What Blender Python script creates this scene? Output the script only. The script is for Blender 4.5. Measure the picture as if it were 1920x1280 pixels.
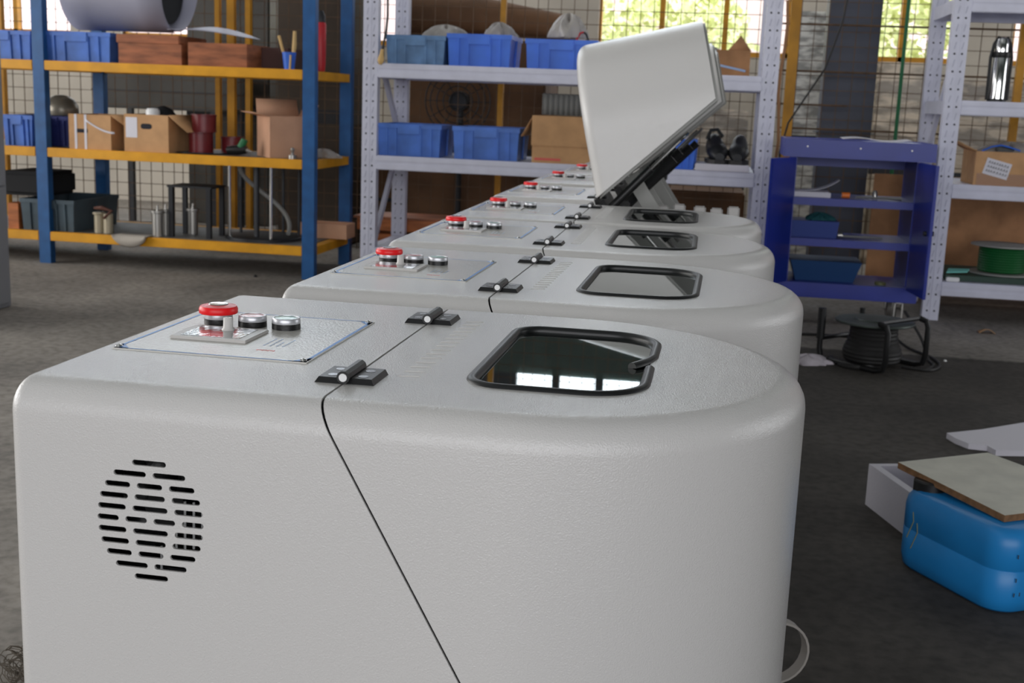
import bpy, bmesh, math, random
from mathutils import Vector, Matrix
for o in list(bpy.data.objects): bpy.data.objects.remove(o)
S = bpy.context.scene; C = S.collection
PI = math.pi; R = math.radians
# ------------------------------------------------------------------ camera
CH = 0.95; FPX = 2263.2; PITCH = 0.1969; ROLL = 0.0394; YAW = 0.158
def _cam():
    F = Vector((0, math.cos(PITCH), -math.sin(PITCH))); X = Vector((1, 0, 0)); U = X.cross(F)
    X2 = X*math.cos(ROLL) + U*math.sin(ROLL); U2 = -X*math.sin(ROLL) + U*math.cos(ROLL)
    M = Matrix.Rotation(YAW, 3, 'Z')
    return M@F, M@X2, M@U2
CF, CX, CU = _cam(); CO = Vector((0, 0, CH))
cd = bpy.data.cameras.new('camera'); cam = bpy.data.objects.new('camera', cd); C.objects.link(cam); S.camera = cam
cam.matrix_world = Matrix(((CX.x, CU.x, -CF.x, 0), (CX.y, CU.y, -CF.y, 0), (CX.z, CU.z, -CF.z, CH), (0, 0, 0, 1)))
cd.sensor_width = 36; cd.lens = FPX/1920*36; cd.clip_start = .05; cd.clip_end = 200
cd.dof.use_dof = True; cd.dof.focus_distance = 1.3; cd.dof.aperture_fstop = 15
def ray(x, y): return CF + CX*((x-960)/FPX) - CU*((y-640)/FPX)
def at(x, y, Y): d = ray(x, y); return CO + d*(Y/d.y)
def onz(x, y, z): d = ray(x, y); return CO + d*((z-CH)/d.z)
# ------------------------------------------------------------------ world, light, exposure
W = bpy.data.worlds.new('sky'); S.world = W; W.use_nodes = True
nt = W.node_tree; nt.nodes.clear()
wo = nt.nodes.new('ShaderNodeOutputWorld'); bg = nt.nodes.new('ShaderNodeBackground')
bg.inputs[0].default_value = (.86, .93, 1, 1); bg.inputs[1].default_value = 6.0
nt.links.new(bg.outputs[0], wo.inputs[0])
def area(name, loc, rot, sx, sy, power, col=(1, 1, 1)):
    l = bpy.data.lights.new(name, 'AREA'); l.shape = 'RECTANGLE'; l.size = sx; l.size_y = sy; l.energy = power; l.color = col
    o = bpy.data.objects.new(name, l); C.objects.link(o); o.location = loc; o.rotation_euler = rot
    return o
# daylight entering at the openings of the hall, plus two added fill lamps
area('daylight_front_opening', (1.4, -5.6, 2.0), (R(90), 0, 0), 10, 2.8, 415, (.965, .97, 1))
area('daylight_left_windows', (-7.8, 2.4, 1.9), (R(90), 0, R(-90)), 8.5, 2.6, 450, (1, .985, .96))
area('daylight_skylight', (-2.6, 1.6, 5.3), (0, 0, 0), 2.6, 7, 22, (.98, .985, 1))
area('fill_back_bay', (-1.2, 8.5, 5.0), (0, 0, 0), 12, 1.2, 110, (1, 1, .98))  # added fill that brightens the stock beyond the mesh; no skylight known there
area('fill_right_back', (6.8, 5.0, 1.6), (R(90), 0, R(90)), 3, 2.6, 90, (.97, .98, 1))  # added fill for the right-hand floor and machine edges; no doorway known there
S.view_settings.view_transform = 'Standard'; S.view_settings.look = 'None'
S.view_settings.exposure = 0.0; S.view_settings.gamma = 1; S.view_settings.use_curve_mapping = False
# ------------------------------------------------------------------ materials
def lin(c):
    c = c/255.0
    return c/12.92 if c <= .04045 else ((c+.055)/1.055)**2.4
def rgb(r, g, b): return (lin(r), lin(g), lin(b), 1)
MATS = {}
def mat(name, col, rough=.5, metal=0, noise=0, nscale=8, bump=0, bscale=60, spec=.5, trans=0, ior=1.45, col2=None, thr=(.35, .65), coat=0, alpha=1, stretch=None):
    if name in MATS: return MATS[name]
    m = bpy.data.materials.new(name); m.use_nodes = True; n = m.node_tree; b = n.nodes['Principled BSDF']
    b.inputs['Base Color'].default_value = col; b.inputs['Roughness'].default_value = rough
    b.inputs['Metallic'].default_value = metal; b.inputs['Specular IOR Level'].default_value = spec
    b.inputs['Transmission Weight'].default_value = trans; b.inputs['IOR'].default_value = ior
    b.inputs['Coat Weight'].default_value = coat; b.inputs['Alpha'].default_value = alpha
    tc = n.nodes.new('ShaderNodeTexCoord'); src = tc.outputs['Object']
    if stretch:
        mp = n.nodes.new('ShaderNodeMapping'); mp.inputs['Scale'].default_value = stretch
        n.links.new(src, mp.inputs[0]); src = mp.outputs[0]
    if noise or col2:
        t = n.nodes.new('ShaderNodeTexNoise'); t.inputs['Scale'].default_value = nscale; t.inputs['Detail'].default_value = 6
        n.links.new(src, t.inputs[0])
        r = n.nodes.new('ShaderNodeValToRGB'); n.links.new(t.outputs[0], r.inputs[0])
        r.color_ramp.elements[0].position = thr[0]; r.color_ramp.elements[1].position = thr[1]
        c2 = col2 if col2 else tuple([col[i]*(1-noise) for i in range(3)]+[1])
        c1 = col if col2 else tuple([min(1, col[i]*(1+noise*.4)) for i in range(3)]+[1])
        r.color_ramp.elements[0].color = c2; r.color_ramp.elements[1].color = c1
        n.links.new(r.outputs[0], b.inputs['Base Color'])
    if bump:
        t2 = n.nodes.new('ShaderNodeTexNoise'); t2.inputs['Scale'].default_value = bscale; t2.inputs['Detail'].default_value = 2
        n.links.new(src, t2.inputs[0])
        bp = n.nodes.new('ShaderNodeBump'); bp.inputs['Strength'].default_value = bump; bp.inputs['Distance'].default_value = .001
        n.links.new(t2.outputs[0], bp.inputs['Height']); n.links.new(bp.outputs[0], b.inputs['Normal'])
    MATS[name] = m; return m
m_case = mat('warm_grey_powder_coat', rgb(200, 198, 196), .2, bump=.48, bscale=800, spec=.65)
m_in = mat('grey_inner_metal', rgb(150, 150, 146), .5)
m_black = mat('black_plastic', rgb(24, 24, 25), .38, bump=.2, bscale=500)
m_rubber = mat('black_rubber', rgb(20, 21, 22), .42)
m_glass = mat('smoky_glass', rgb(130, 155, 148), .01, trans=1, ior=1.8)
m_red = mat('red_plastic', rgb(226, 28, 34), .35, spec=.4)
m_silver = mat('satin_aluminium', rgb(200, 201, 206), .36, metal=.55)
m_chrome = mat('chrome', rgb(225, 225, 225), .1, metal=1)
m_pink = mat('pale_red_lens', rgb(206, 130, 130), .2); m_green = mat('pale_green_lens', rgb(130, 176, 160), .2)
m_plate = mat('clear_lacquered_plate', rgb(198, 196, 190), .2, bump=.5, bscale=420)
m_blueline = mat('blue_print', rgb(52, 128, 205), .4); m_redprint = mat('red_print', rgb(205, 80, 70), .4)
m_paleblue = mat('pale_blue_print', rgb(140, 165, 205), .4)
m_ctrl = mat('light_grey_plastic', rgb(190, 187, 184), .4)
m_film = mat('silver_film', rgb(176, 178, 178), .12, metal=.8, bump=.35, bscale=120)
m_white = mat('white_plastic', rgb(225, 225, 225), .35)
m_rackblue = mat('blue_rack_paint', rgb(34, 90, 148), .45, noise=.2, nscale=14)
m_rackyel = mat('yellow_rack_paint', rgb(224, 158, 24), .5, noise=.15, nscale=9)
m_rackwht = mat('white_rack_paint', rgb(205, 206, 222), .4, noise=.07, nscale=12)
m_deck = mat('grey_shelf_deck', rgb(112, 110, 108), .55, noise=.3)
m_hole = mat('dark_hole', rgb(40, 40, 48), .9)
m_scuff = mat('grey_scuff', rgb(150, 152, 172), .6)
m_crate = mat('blue_crate_plastic', rgb(72, 116, 200), .45, noise=.3, nscale=9)
m_crate2 = mat('bright_blue_crate_plastic', rgb(58, 112, 218), .42, noise=.2, nscale=7)
m_crate3 = mat('faded_blue_crate_plastic', rgb(98, 134, 176), .55, noise=.3, nscale=12)
m_crate4 = mat('grey_blue_crate_plastic', rgb(72, 88, 98), .55, noise=.25)
m_card = mat('cardboard', rgb(196, 152, 108), .8, noise=.12, nscale=14)
m_card2 = mat('brown_cardboard', rgb(164, 120, 84), .85, noise=.3, nscale=7)
m_cardpink = mat('pinkish_cardboard', rgb(205, 158, 128), .8, noise=.1)
m_wood = mat('reddish_wood', rgb(160, 96, 62), .6, noise=.45, nscale=6, stretch=(1, 1, 5))
m_woodo = mat('orange_wood', rgb(190, 112, 62), .6, noise=.4, nscale=5, stretch=(1, 1, 6))
m_ply = mat('dark_plywood', rgb(106, 76, 52), .8, noise=.4, nscale=3)
m_paper = mat('white_paper', rgb(218, 216, 224), .8)
m_foam = mat('white_foam', rgb(214, 211, 220), .8, bump=.4, bscale=180)
m_tin = mat('dark_red_tin', rgb(112, 34, 40), .35, noise=.2)
m_sheet = mat('galvanised_sheet', rgb(168, 168, 184), .5, metal=.1, noise=.08, nscale=2)
m_steel = mat('brushed_steel', rgb(178, 176, 172), .3, metal=.85)
m_dkmetal = mat('dark_metal', rgb(52, 53, 56), .45, metal=.5)
m_dark = mat('black_cloth', rgb(26, 27, 30), .8)
m_cabblue = mat('deep_blue_paint', rgb(35, 51, 148), .34, noise=.1)
m_column = mat('dark_slate_paint', rgb(66, 70, 84), .5, noise=.12, nscale=4)
m_rust = mat('rusty_wire', rgb(96, 74, 54), .7, noise=.3, nscale=20)
m_mustard = mat('mustard_paint', rgb(188, 132, 24), .55, noise=.25)
m_grnpost = mat('green_paint', rgb(22, 104, 62), .5)
m_greenwire = mat('green_wire', rgb(16, 86, 40), .45)
m_jug = mat('blue_jug_plastic', rgb(32, 128, 196), .38, noise=.15, nscale=5)
m_board = mat('white_laminate', rgb(190, 188, 174), .45, noise=.12, nscale=16)
m_chip = mat('chipboard_edge', rgb(126, 92, 62), .85, bump=.6, bscale=200, noise=.3, nscale=60)
m_cable = mat('black_cable', rgb(38, 37, 37), .55)
m_shoe = mat('black_leather', rgb(30, 31, 34), .45, bump=.3)
m_sole = mat('dark_sole', rgb(58, 56, 56), .7)
m_wrap = mat('clear_plastic_wrap', rgb(178, 172, 166), .45, trans=.15, bump=1, bscale=30, alpha=.85)
m_red2 = mat('red_enamel', rgb(190, 40, 48), .35)
m_rag = mat('white_rag', rgb(196, 188, 196), .9, noise=.2, nscale=20)
m_beige = mat('beige_metal_can', rgb(176, 166, 144), .4, metal=.4)
m_orange = mat('orange_plastic', rgb(232, 122, 50), .4)
m_cab_grey = mat('grey_cabinet_paint', rgb(138, 140, 146), .45)
m_yelwood = mat('yellowish_wood', rgb(206, 170, 110), .6)
m_cyan = mat('cyan_sheet', rgb(120, 196, 188), .5)
m_ext = mat('pink_render', rgb(214, 190, 184), .9, noise=.1, nscale=.6)
m_leaf = mat('yellow_green_leaves', rgb(206, 210, 150), .8, noise=.15, nscale=7)
m_ground = mat('yard_ground', rgb(150, 146, 138), .95, noise=.15)
m_glassw = mat('window_pane_glass', rgb(245, 250, 250), .02, trans=1, ior=1.05)
m_wallp = mat('beige_wall_paint', rgb(196, 188, 176), .85, noise=.2, nscale=1.5)
m_wallg = mat('dark_green_wall', rgb(58, 68, 64), .8, noise=.15)
m_ceil = mat('grey_metal_roofing', rgb(120, 126, 124), .6)
m_wallw = mat('pale_wall_paint', rgb(186, 186, 182), .85)
# concrete floor: worn, slightly polished
m_floor = bpy.data.materials.new('worn_concrete'); m_floor.use_nodes = True
n = m_floor.node_tree; b = n.nodes['Principled BSDF']; b.inputs['Roughness'].default_value = .78; b.inputs['Specular IOR Level'].default_value = .22
tc = n.nodes.new('ShaderNodeTexCoord')
t1 = n.nodes.new('ShaderNodeTexNoise'); t1.inputs['Scale'].default_value = 1.6; t1.inputs['Detail'].default_value = 8; t1.inputs['Roughness'].default_value = .62
t2 = n.nodes.new('ShaderNodeTexNoise'); t2.inputs['Scale'].default_value = 34; t2.inputs['Detail'].default_value = 5
r1 = n.nodes.new('ShaderNodeValToRGB'); r1.color_ramp.elements[0].position = .32; r1.color_ramp.elements[1].position = .68
r1.color_ramp.elements[0].color = rgb(122, 117, 112); r1.color_ramp.elements[1].color = rgb(164, 157, 149)
r2 = n.nodes.new('ShaderNodeValToRGB'); r2.color_ramp.elements[0].position = .28; r2.color_ramp.elements[1].position = .6
r2.color_ramp.elements[0].color = (.62, .62, .62, 1); r2.color_ramp.elements[1].color = (1, 1, 1, 1)
mx = n.nodes.new('ShaderNodeMixRGB'); mx.blend_type = 'MULTIPLY'; mx.inputs[0].default_value = 1
sx_ = n.nodes.new('ShaderNodeSeparateXYZ'); n.links.new(tc.outputs['Object'], sx_.inputs[0])
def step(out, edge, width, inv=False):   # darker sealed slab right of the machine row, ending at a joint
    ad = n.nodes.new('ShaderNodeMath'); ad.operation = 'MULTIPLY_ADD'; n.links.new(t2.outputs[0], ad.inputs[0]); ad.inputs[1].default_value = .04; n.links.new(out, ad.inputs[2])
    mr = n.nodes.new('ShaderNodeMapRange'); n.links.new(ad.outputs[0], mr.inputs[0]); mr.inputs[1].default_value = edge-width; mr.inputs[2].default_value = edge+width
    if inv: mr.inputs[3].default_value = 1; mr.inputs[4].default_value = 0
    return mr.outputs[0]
mm = n.nodes.new('ShaderNodeMath'); mm.operation = 'MULTIPLY'
for t in (t1, t2): n.links.new(tc.outputs['Object'], t.inputs[0])
n.links.new(t1.outputs[0], r1.inputs[0]); n.links.new(t2.outputs[0], r2.inputs[0])
n.links.new(r1.outputs[0], mx.inputs[1]); n.links.new(r2.outputs[0], mx.inputs[2])
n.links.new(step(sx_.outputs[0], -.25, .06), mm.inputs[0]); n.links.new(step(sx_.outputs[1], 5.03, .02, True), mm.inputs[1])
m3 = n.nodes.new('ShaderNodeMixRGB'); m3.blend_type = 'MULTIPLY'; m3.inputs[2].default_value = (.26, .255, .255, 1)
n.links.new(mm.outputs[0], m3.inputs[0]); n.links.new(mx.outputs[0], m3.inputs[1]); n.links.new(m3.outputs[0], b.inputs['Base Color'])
# ------------------------------------------------------------------ mesh helpers
class MB:
    def __init__(s): s.bm = bmesh.new(); s.mi = 0
    def _v(s, p): return s.bm.verts.new(p)
    def f(s, vs):
        try: fc = s.bm.faces.new(vs); fc.material_index = s.mi; return fc
        except ValueError: return None
    def poly(s, pts): return s.f([s._v(p) for p in pts])
    def box(s, x0, x1, y0, y1, z0, z1, bev=0, M=None):
        v = [s._v(p) for p in ((x0,y0,z0),(x1,y0,z0),(x1,y1,z0),(x0,y1,z0),(x0,y0,z1),(x1,y0,z1),(x1,y1,z1),(x0,y1,z1))]
        fs = [s.f([v[i] for i in q]) for q in ((0,3,2,1),(4,5,6,7),(0,1,5,4),(1,2,6,5),(2,3,7,6),(3,0,4,7))]
        if M: bmesh.ops.transform(s.bm, matrix=M, verts=v)
        if bev:
            es = list({e for f in fs for e in f.edges})
            bmesh.ops.bevel(s.bm, geom=es, offset=bev, segments=2, affect='EDGES', clamp_overlap=True)
        return s
    def taper(s, x0, x1, y0, y1, z0, z1, t):
        v = [s._v(p) for p in ((x0+t,y0+t,z0),(x1-t,y0+t,z0),(x1-t,y1-t,z0),(x0+t,y1-t,z0),(x0,y0,z1),(x1,y0,z1),(x1,y1,z1),(x0,y1,z1))]
        for q in ((0,3,2,1),(4,5,6,7),(0,1,5,4),(1,2,6,5),(2,3,7,6),(3,0,4,7)): s.f([v[i] for i in q])
        return s
    def bar(s, p, q, w, h=None):
        p = Vector(p); q = Vector(q); h = h or w; d = (q-p).normalized()
        u = d.cross(Vector((0,0,1))); u = u.normalized() if u.length > 1e-4 else Vector((1,0,0)); k = u.cross(d)
        a = [s._v(c + u*i*w/2 + k*j*h/2) for c in (p, q) for i, j in ((-1,-1),(1,-1),(1,1),(-1,1))]
        for t in ((3,2,1,0),(4,5,6,7),(0,1,5,4),(1,2,6,5),(2,3,7,6),(3,0,4,7)): s.f([a[i] for i in t])
        return s
    def tube(s, pts, r, n=10, cap=True, closed=False):
        pts = [Vector(p) for p in pts]; N = len(pts); rings = []; up = None
        for i, p in enumerate(pts):
            if closed: d = pts[(i+1) % N]-pts[i-1]
            else: d = pts[min(i+1, N-1)]-pts[max(i-1, 0)]
            d.normalize()
            if up is None: up = Vector((0,0,1)) if abs(d.z) < .9 else Vector((1,0,0))
            u = d.cross(up); u = u.normalized() if u.length > 1e-5 else Vector((1, 0, 0)); k = u.cross(d).normalized(); up = k
            rr = r[i] if isinstance(r, (list, tuple)) else r
            rings.append([s._v(p + u*math.cos(a)*rr + k*math.sin(a)*rr) for a in [2*PI*j/n for j in range(n)]])
        for i in range(N if closed else N-1):
            A, B = rings[i], rings[(i+1) % N]
            for j in range(n): s.f([A[j], B[j], B[(j+1) % n], A[(j+1) % n]])
        if cap and not closed: s.f(list(rings[0])); s.f(list(reversed(rings[-1])))
        return s
    def lathe(s, prof, n=32, c=(0,0,0), cap=True, M=None):
        rings = []; nv = []
        for r, z in prof:
            rg = [s._v((c[0]+r*math.cos(2*PI*j/n), c[1]+r*math.sin(2*PI*j/n), c[2]+z)) for j in range(n)]; rings.append(rg); nv += rg
        for A, B in zip(rings, rings[1:]):
            for j in range(n): s.f([A[j], A[(j+1) % n], B[(j+1) % n], B[j]])
        if cap: s.f(list(reversed(rings[0]))); s.f(list(rings[-1]))
        if M: bmesh.ops.transform(s.bm, matrix=M, verts=nv)
        return s
    def prism(s, pts, z0, z1):
        a = [s._v((x, y, z0)) for x, y in pts]; b = [s._v((x, y, z1)) for x, y in pts]; N = len(pts)
        s.f(list(reversed(a))); s.f(b)
        for i in range(N): s.f([a[i], a[(i+1) % N], b[(i+1) % N], b[i]])
        return s
    def grid(s, fn, nu, nv):
        g = [[s._v(fn(i/nu, j/nv)) for j in range(nv+1)] for i in range(nu+1)]
        for i in range(nu):
            for j in range(nv): s.f([g[i][j], g[i+1][j], g[i+1][j+1], g[i][j+1]])
        return s
    def mesh(s, name, mats, ang=35, merge=0):
        if merge: bmesh.ops.remove_doubles(s.bm, verts=s.bm.verts, dist=merge)
        bmesh.ops.recalc_face_normals(s.bm, faces=s.bm.faces)
        me = bpy.data.meshes.new(name); s.bm.to_mesh(me); s.bm.free()
        for m in (mats if isinstance(mats, (list, tuple)) else [mats]): me.materials.append(m)
        for p in me.polygons: p.use_smooth = True
        me.set_sharp_from_angle(angle=R(ang))
        return me
    def build(s, name, mats, parent=None, loc=None, ang=35, solid=0, merge=0):
        o = bpy.data.objects.new(name, s.mesh(name, mats, ang, merge)); C.objects.link(o)
        if parent: o.parent = parent
        if loc is not None: o.location = loc
        if solid:
            md = o.modifiers.new('thickness', 'SOLIDIFY'); md.thickness = solid; md.offset = -1
        return o
def tag(o, label, cat, group=None, kind=None):
    o['label'] = label; o['category'] = cat
    if group: o['group'] = group
    if kind: o['kind'] = kind
    return o
def thing(name, loc, label, cat, group=None, rz=0):
    o = bpy.data.objects.new(name, None); C.objects.link(o); o.location = loc; o.rotation_euler = (0, 0, rz); o.empty_display_size = .05
    return tag(o, label, cat, group)
def struct(o): o['kind'] = 'structure'; return o
def copy_tree(o, parent=None):
    c = o.copy(); C.objects.link(c); c.parent = parent
    for ch in o.children: copy_tree(ch, c)
    return c
def arc(cx, cy, r, a0, a1, n): return [(cx+r*math.cos(R(a0+(a1-a0)*i/n)), cy+r*math.sin(R(a0+(a1-a0)*i/n))) for i in range(n+1)]

# ------------------------------------------------------------------ the hall
def wall(name, m, boxes):
    w = MB()
    for bx in boxes: w.box(*bx)
    return struct(w.build(name, m))
XL, XR, YF, YB, ZC = -8, 7, -6, 9.6, 5.5
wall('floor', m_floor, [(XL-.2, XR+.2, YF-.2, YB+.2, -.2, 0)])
wall('ceiling', m_ceil, [(XL-.2, XR+.2, YF-.2, YB+.2, ZC, ZC+.2)])
wall('wall_left', m_wallw, [(XL-.2, XL, YF, YB, 0, ZC)])
wall('wall_right', m_wallg, [(XR, XR+.2, YF, YB, 0, ZC)])
wall('wall_front', m_wallg, [(XL, XR, YF-.2, YF, 0, ZC)])
# back wall with low windows and a clerestory
zl0, zl1, zh0, zh1 = 1.34, 2.2, 2.66, 4.4
piers = [(-8, -6.9), (-5.35, -4.9), (-3.1, -2.75), (-1.95, -.95), (.5, .9), (1.75, 2.1), (3.9, 4.3), (6.2, 7)]
wall('wall_back', m_wallp, [(XL, XR, YB, YB+.2, 0, zl0)] + [(a, c, YB, YB+.2, zl0, zl1) for a, c in piers])
wall('trim_1', m_wallg, [(XL, XR, YB, YB+.2, zl1, zh0), (XL, XR, YB, YB+.2, zh1, ZC), (-.25, XR, YB, YB+.2, zh0, zh1)])
k = 0
for (a, c) in zip([p[1] for p in piers[:-1]], [p[0] for p in piers[1:]]):
    k += 1; w = MB(); nn = max(1, round((c-a)/.55))
    for i in range(nn+1): x = a+(c-a)*i/nn; w.box(x-.02, x+.02, YB+.04, YB+.1, zl0, zl1)
    for z in (zl0+.02, zl1-.02, zl0+.55): w.box(a, c, YB+.04, YB+.1, z-.02, z+.02)
    fr = struct(w.build('window_%d' % k, m_mustard))
w = MB()
x = XL
while x < -.3: w.box(x-.03, x+.03, YB+.04, YB+.12, zh0, zh1); x += .36
w.box(XL, -.25, YB+.04, YB+.12, zh0+.6, zh0+.66); w.box(-2.7, -1.5, YB+.02, YB+.12, zh0, zh1)
struct(w.build('window_%d' % (k+1), m_dkmetal))
# the yard outside
o = MB(); o.box(-30, 30, YB+.2, 45, -.25, -.05); struct(o.build('ground_outside', m_ground))
o = MB(); o.box(-20, 20, 17, 17.5, -.1, 3.0)
tag(o.build('garden_wall', m_ext), 'pale pink rendered wall seen outside through the rear windows', 'wall')
random.seed(4)
for i, (px, r_, lab) in enumerate([(1030, .8, 'blurred yellow-green bush outside above the middle blue crates'), (1275, 1.0, 'blurred yellow-green bush outside right behind the raised lid'), (1720, .9, 'blurred yellow-green bush outside to the right of the dark column')]):
    p = at(px, 30, (14, 15.9, 14)[i]); cr = MB()
    for j in range(1500):
        th, ph, rr = random.uniform(0, 2*PI), random.uniform(-1, 1), r_*random.uniform(.6, 1)
        c0 = Vector((math.cos(th)*math.cos(ph)*rr, math.sin(th)*math.cos(ph)*rr, 1.75+math.sin(ph)*rr*.8))
        u = Vector([random.uniform(-1, 1) for _ in range(3)]).normalized()*.06; v = u.cross(Vector([random.uniform(-1, 1) for _ in range(3)])).normalized()*.045
        cr.poly([c0-u, c0+v, c0+u, c0-v])
    t = thing('garden_bush', (p.x, p.y, 0), lab, 'bush', 'bushes in the yard')
    cr.build('foliage', m_leaf, t); tr = MB(); tr.tube([(0, 0, -.05), (.03, 0, .8), (0, .02, 1.5)], [.07, .05, .03], 8); tr.build('trunk', m_ply, t)
# dark steel column
a, c = at(1557, 0, 7.15), at(1657, 0, 7.15)
wcol = MB(); wcol.box(a.x, c.x, 7.15, 7.35, 0, ZC, .004); wcol.box(a.x-.02, c.x+.02, 7.13, 7.37, .84, .845)
struct(wcol.build('column', m_column))

# ------------------------------------------------------------------ the machines
T = CH-0.2434; HX = .2474; LB = .34; SL = .56      # top height, hinge line, lid depth, slope of the seam
SEG = 40
def outline(d):
    xl, y0, y1, cx, cy, r = -.024+.5*d, -.137+d, .360-d, .397, .1115, .2485-d
    rc = max(.014-.4*d, .004); pts = []
    pts += [(xl+rc-rc*math.cos(R(90*i/5)), y0+rc-rc*math.sin(R(90*i/5))) for i in range(6)]
    pts += [(.044, y0), (.164, y0), (.28, y0)]
    pts += [(cx+r*math.cos(R(-90+180*i/SEG)), cy+r*math.sin(R(-90+180*i/SEG))) for i in range(SEG+1)]
    pts += [(xl+rc-rc*math.sin(R(90*i/5)), y1-rc+rc*math.cos(R(90*i/5))) for i in range(6)]
    return pts
def win_loop(inset=0, n=8):
    x0, x1, y0, y1 = .348+inset, .498-inset, -.031+inset, .25-inset
    ra, rb = .030, .052
    return (arc(x0+ra, y0+ra, ra, 180, 270, n) + arc(x1-rb, y0+rb, rb, 270, 360, n) + arc(x1-rb, y1-rb, rb, 0, 90, n) + arc(x0+ra, y1-ra, ra, 90, 180, n))
def slot_rows():
    out = []; cx, cz = .104, -.1125
    defs = {5: [.030], 4: [.0288, .0288], 3: [.0225]*3, 2: [.025, .027, .025], 1: [.025, .0312, .025], 0: [.0192]*4}
    for i in range(-5, 6):
        ws = defs[abs(i)]; tot = sum(ws)+.006*(len(ws)-1); x = cx-tot/2
        for w_ in ws: out.append((x, x+w_, cz-i*.01)); x += w_+.006
    return out
def fill(bm, loops, mi=0):
    es = []
    for lp in loops:
        for i in range(len(lp)):
            e = bm.edges.get((lp[i], lp[(i+1) % len(lp)])) or bm.edges.new((lp[i], lp[(i+1) % len(lp)])); es.append(e)
    bmesh.ops.triangle_fill(bm, use_beauty=True, use_dissolve=False, edges=es)
def skin(e=0):
    s = MB(); bm = s.bm; rf = .028-e; T = globals()['T']-e
    levels = [(rf*(1-math.cos(R(a))), -rf*(1-math.sin(R(a)))) for a in (0, 11, 22, 34, 45, 56, 68, 79, 90)]   # inset from 0 (wall) to rf (top)
    prof = [(0, -T+.001), (0, -.52), (0, -LB-.012), (0, -.18), (0, -.045)] + levels
    rings = [[bm.verts.new((x, y, T+z)) for x, y in outline(d+e)] for d, z in prof]
    N = len(rings[0])
    for li, (A, B) in enumerate(zip(rings, rings[1:])):
        for j in range(N):
            if li == 3 and j == 6: hole = (A[6], A[7], B[7], B[6]); continue
            s.f([A[j], A[(j+1) % N], B[(j+1) % N], B[j]])
    if e:
        s.f([v for v in (hole[0], hole[1], hole[2], hole[3])]); fill(bm, [rings[-1], [bm.verts.new((x, y, T)) for x, y in win_loop()]]); return s
    # vented panel
    loops = [list(hole)]
    for x0, x1, z in slot_rows():
        h = .0024; zc = T+z
        pts = arc(x1-h, zc, h, -90, 90, 6)+arc(x0+h, zc, h, 90, 270, 6)
        loops.append([bm.verts.new((x, -.137, z2)) for x, z2 in pts])
    fill(bm, loops)
    # top with a window opening
    wl = [bm.verts.new((x, y, T)) for x, y in win_loop()]
    fill(bm, [rings[-1], wl])
    return s
P0 = Vector((HX, 0, T-.002)); PN = Vector((1, 0, SL)).normalized()      # seam plane, normal towards the lid
def cut(bm, co, no, clear_in=False, clear_out=False):
    bmesh.ops.bisect_plane(bm, geom=bm.verts[:]+bm.edges[:]+bm.faces[:], plane_co=co, plane_no=no, clear_inner=clear_in, clear_outer=clear_out, dist=1e-6)
def make_body_mesh():
    s = skin(); bm = s.bm; zb = T-LB-.0015
    cut(bm, (0, 0, zb), (0, 0, 1)); q = P0-PN*.001; cut(bm, q, PN)
    kill = [f for f in bm.faces if f.calc_center_median().z > zb and (f.calc_center_median()-q).dot(PN) > 0]
    bmesh.ops.delete(bm, geom=kill, context='FACES')
    return s.mesh('machine_body', m_case, 40)
def make_lid_mesh():
    s = skin(); bm = s.bm
    cut(bm, P0+PN*.001, PN, clear_in=True); cut(bm, (0, 0, T-LB+.0015), (0, 0, 1), clear_in=True)
    bmesh.ops.translate(bm, verts=bm.verts, vec=(-HX, 0, -T-.004))
    return s.mesh('machine_lid', m_case, 40)
def make_inner_mesh():
    s = skin(.008); bm = s.bm
    cut(bm, P0-PN*.006, PN, clear_in=True); cut(bm, (0, 0, T-LB-.005), (0, 0, 1), clear_in=True)
    bmesh.ops.translate(bm, verts=bm.verts, vec=(-HX, 0, -T-.004))
    return s.mesh('lid_lining', m_in, 40)
body_me = make_body_mesh(); inner_me = make_inner_mesh(); lid_me = make_lid_mesh()
def linko(name, me, parent, loc=(0, 0, 0)):
    o = bpy.data.objects.new(name, me); C.objects.link(o); o.parent = parent; o.location = loc; return o
def crisp(o, th):
    md = o.modifiers.new('thickness', 'SOLIDIFY'); md.thickness = th; md.offset = -1
    md = o.modifiers.new('edges', 'EDGE_SPLIT'); md.split_angle = R(32); md.use_edge_sharp = True
    md = o.modifiers.new('normals', 'WEIGHTED_NORMAL'); md.weight = 100; md.keep_sharp = True
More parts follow.
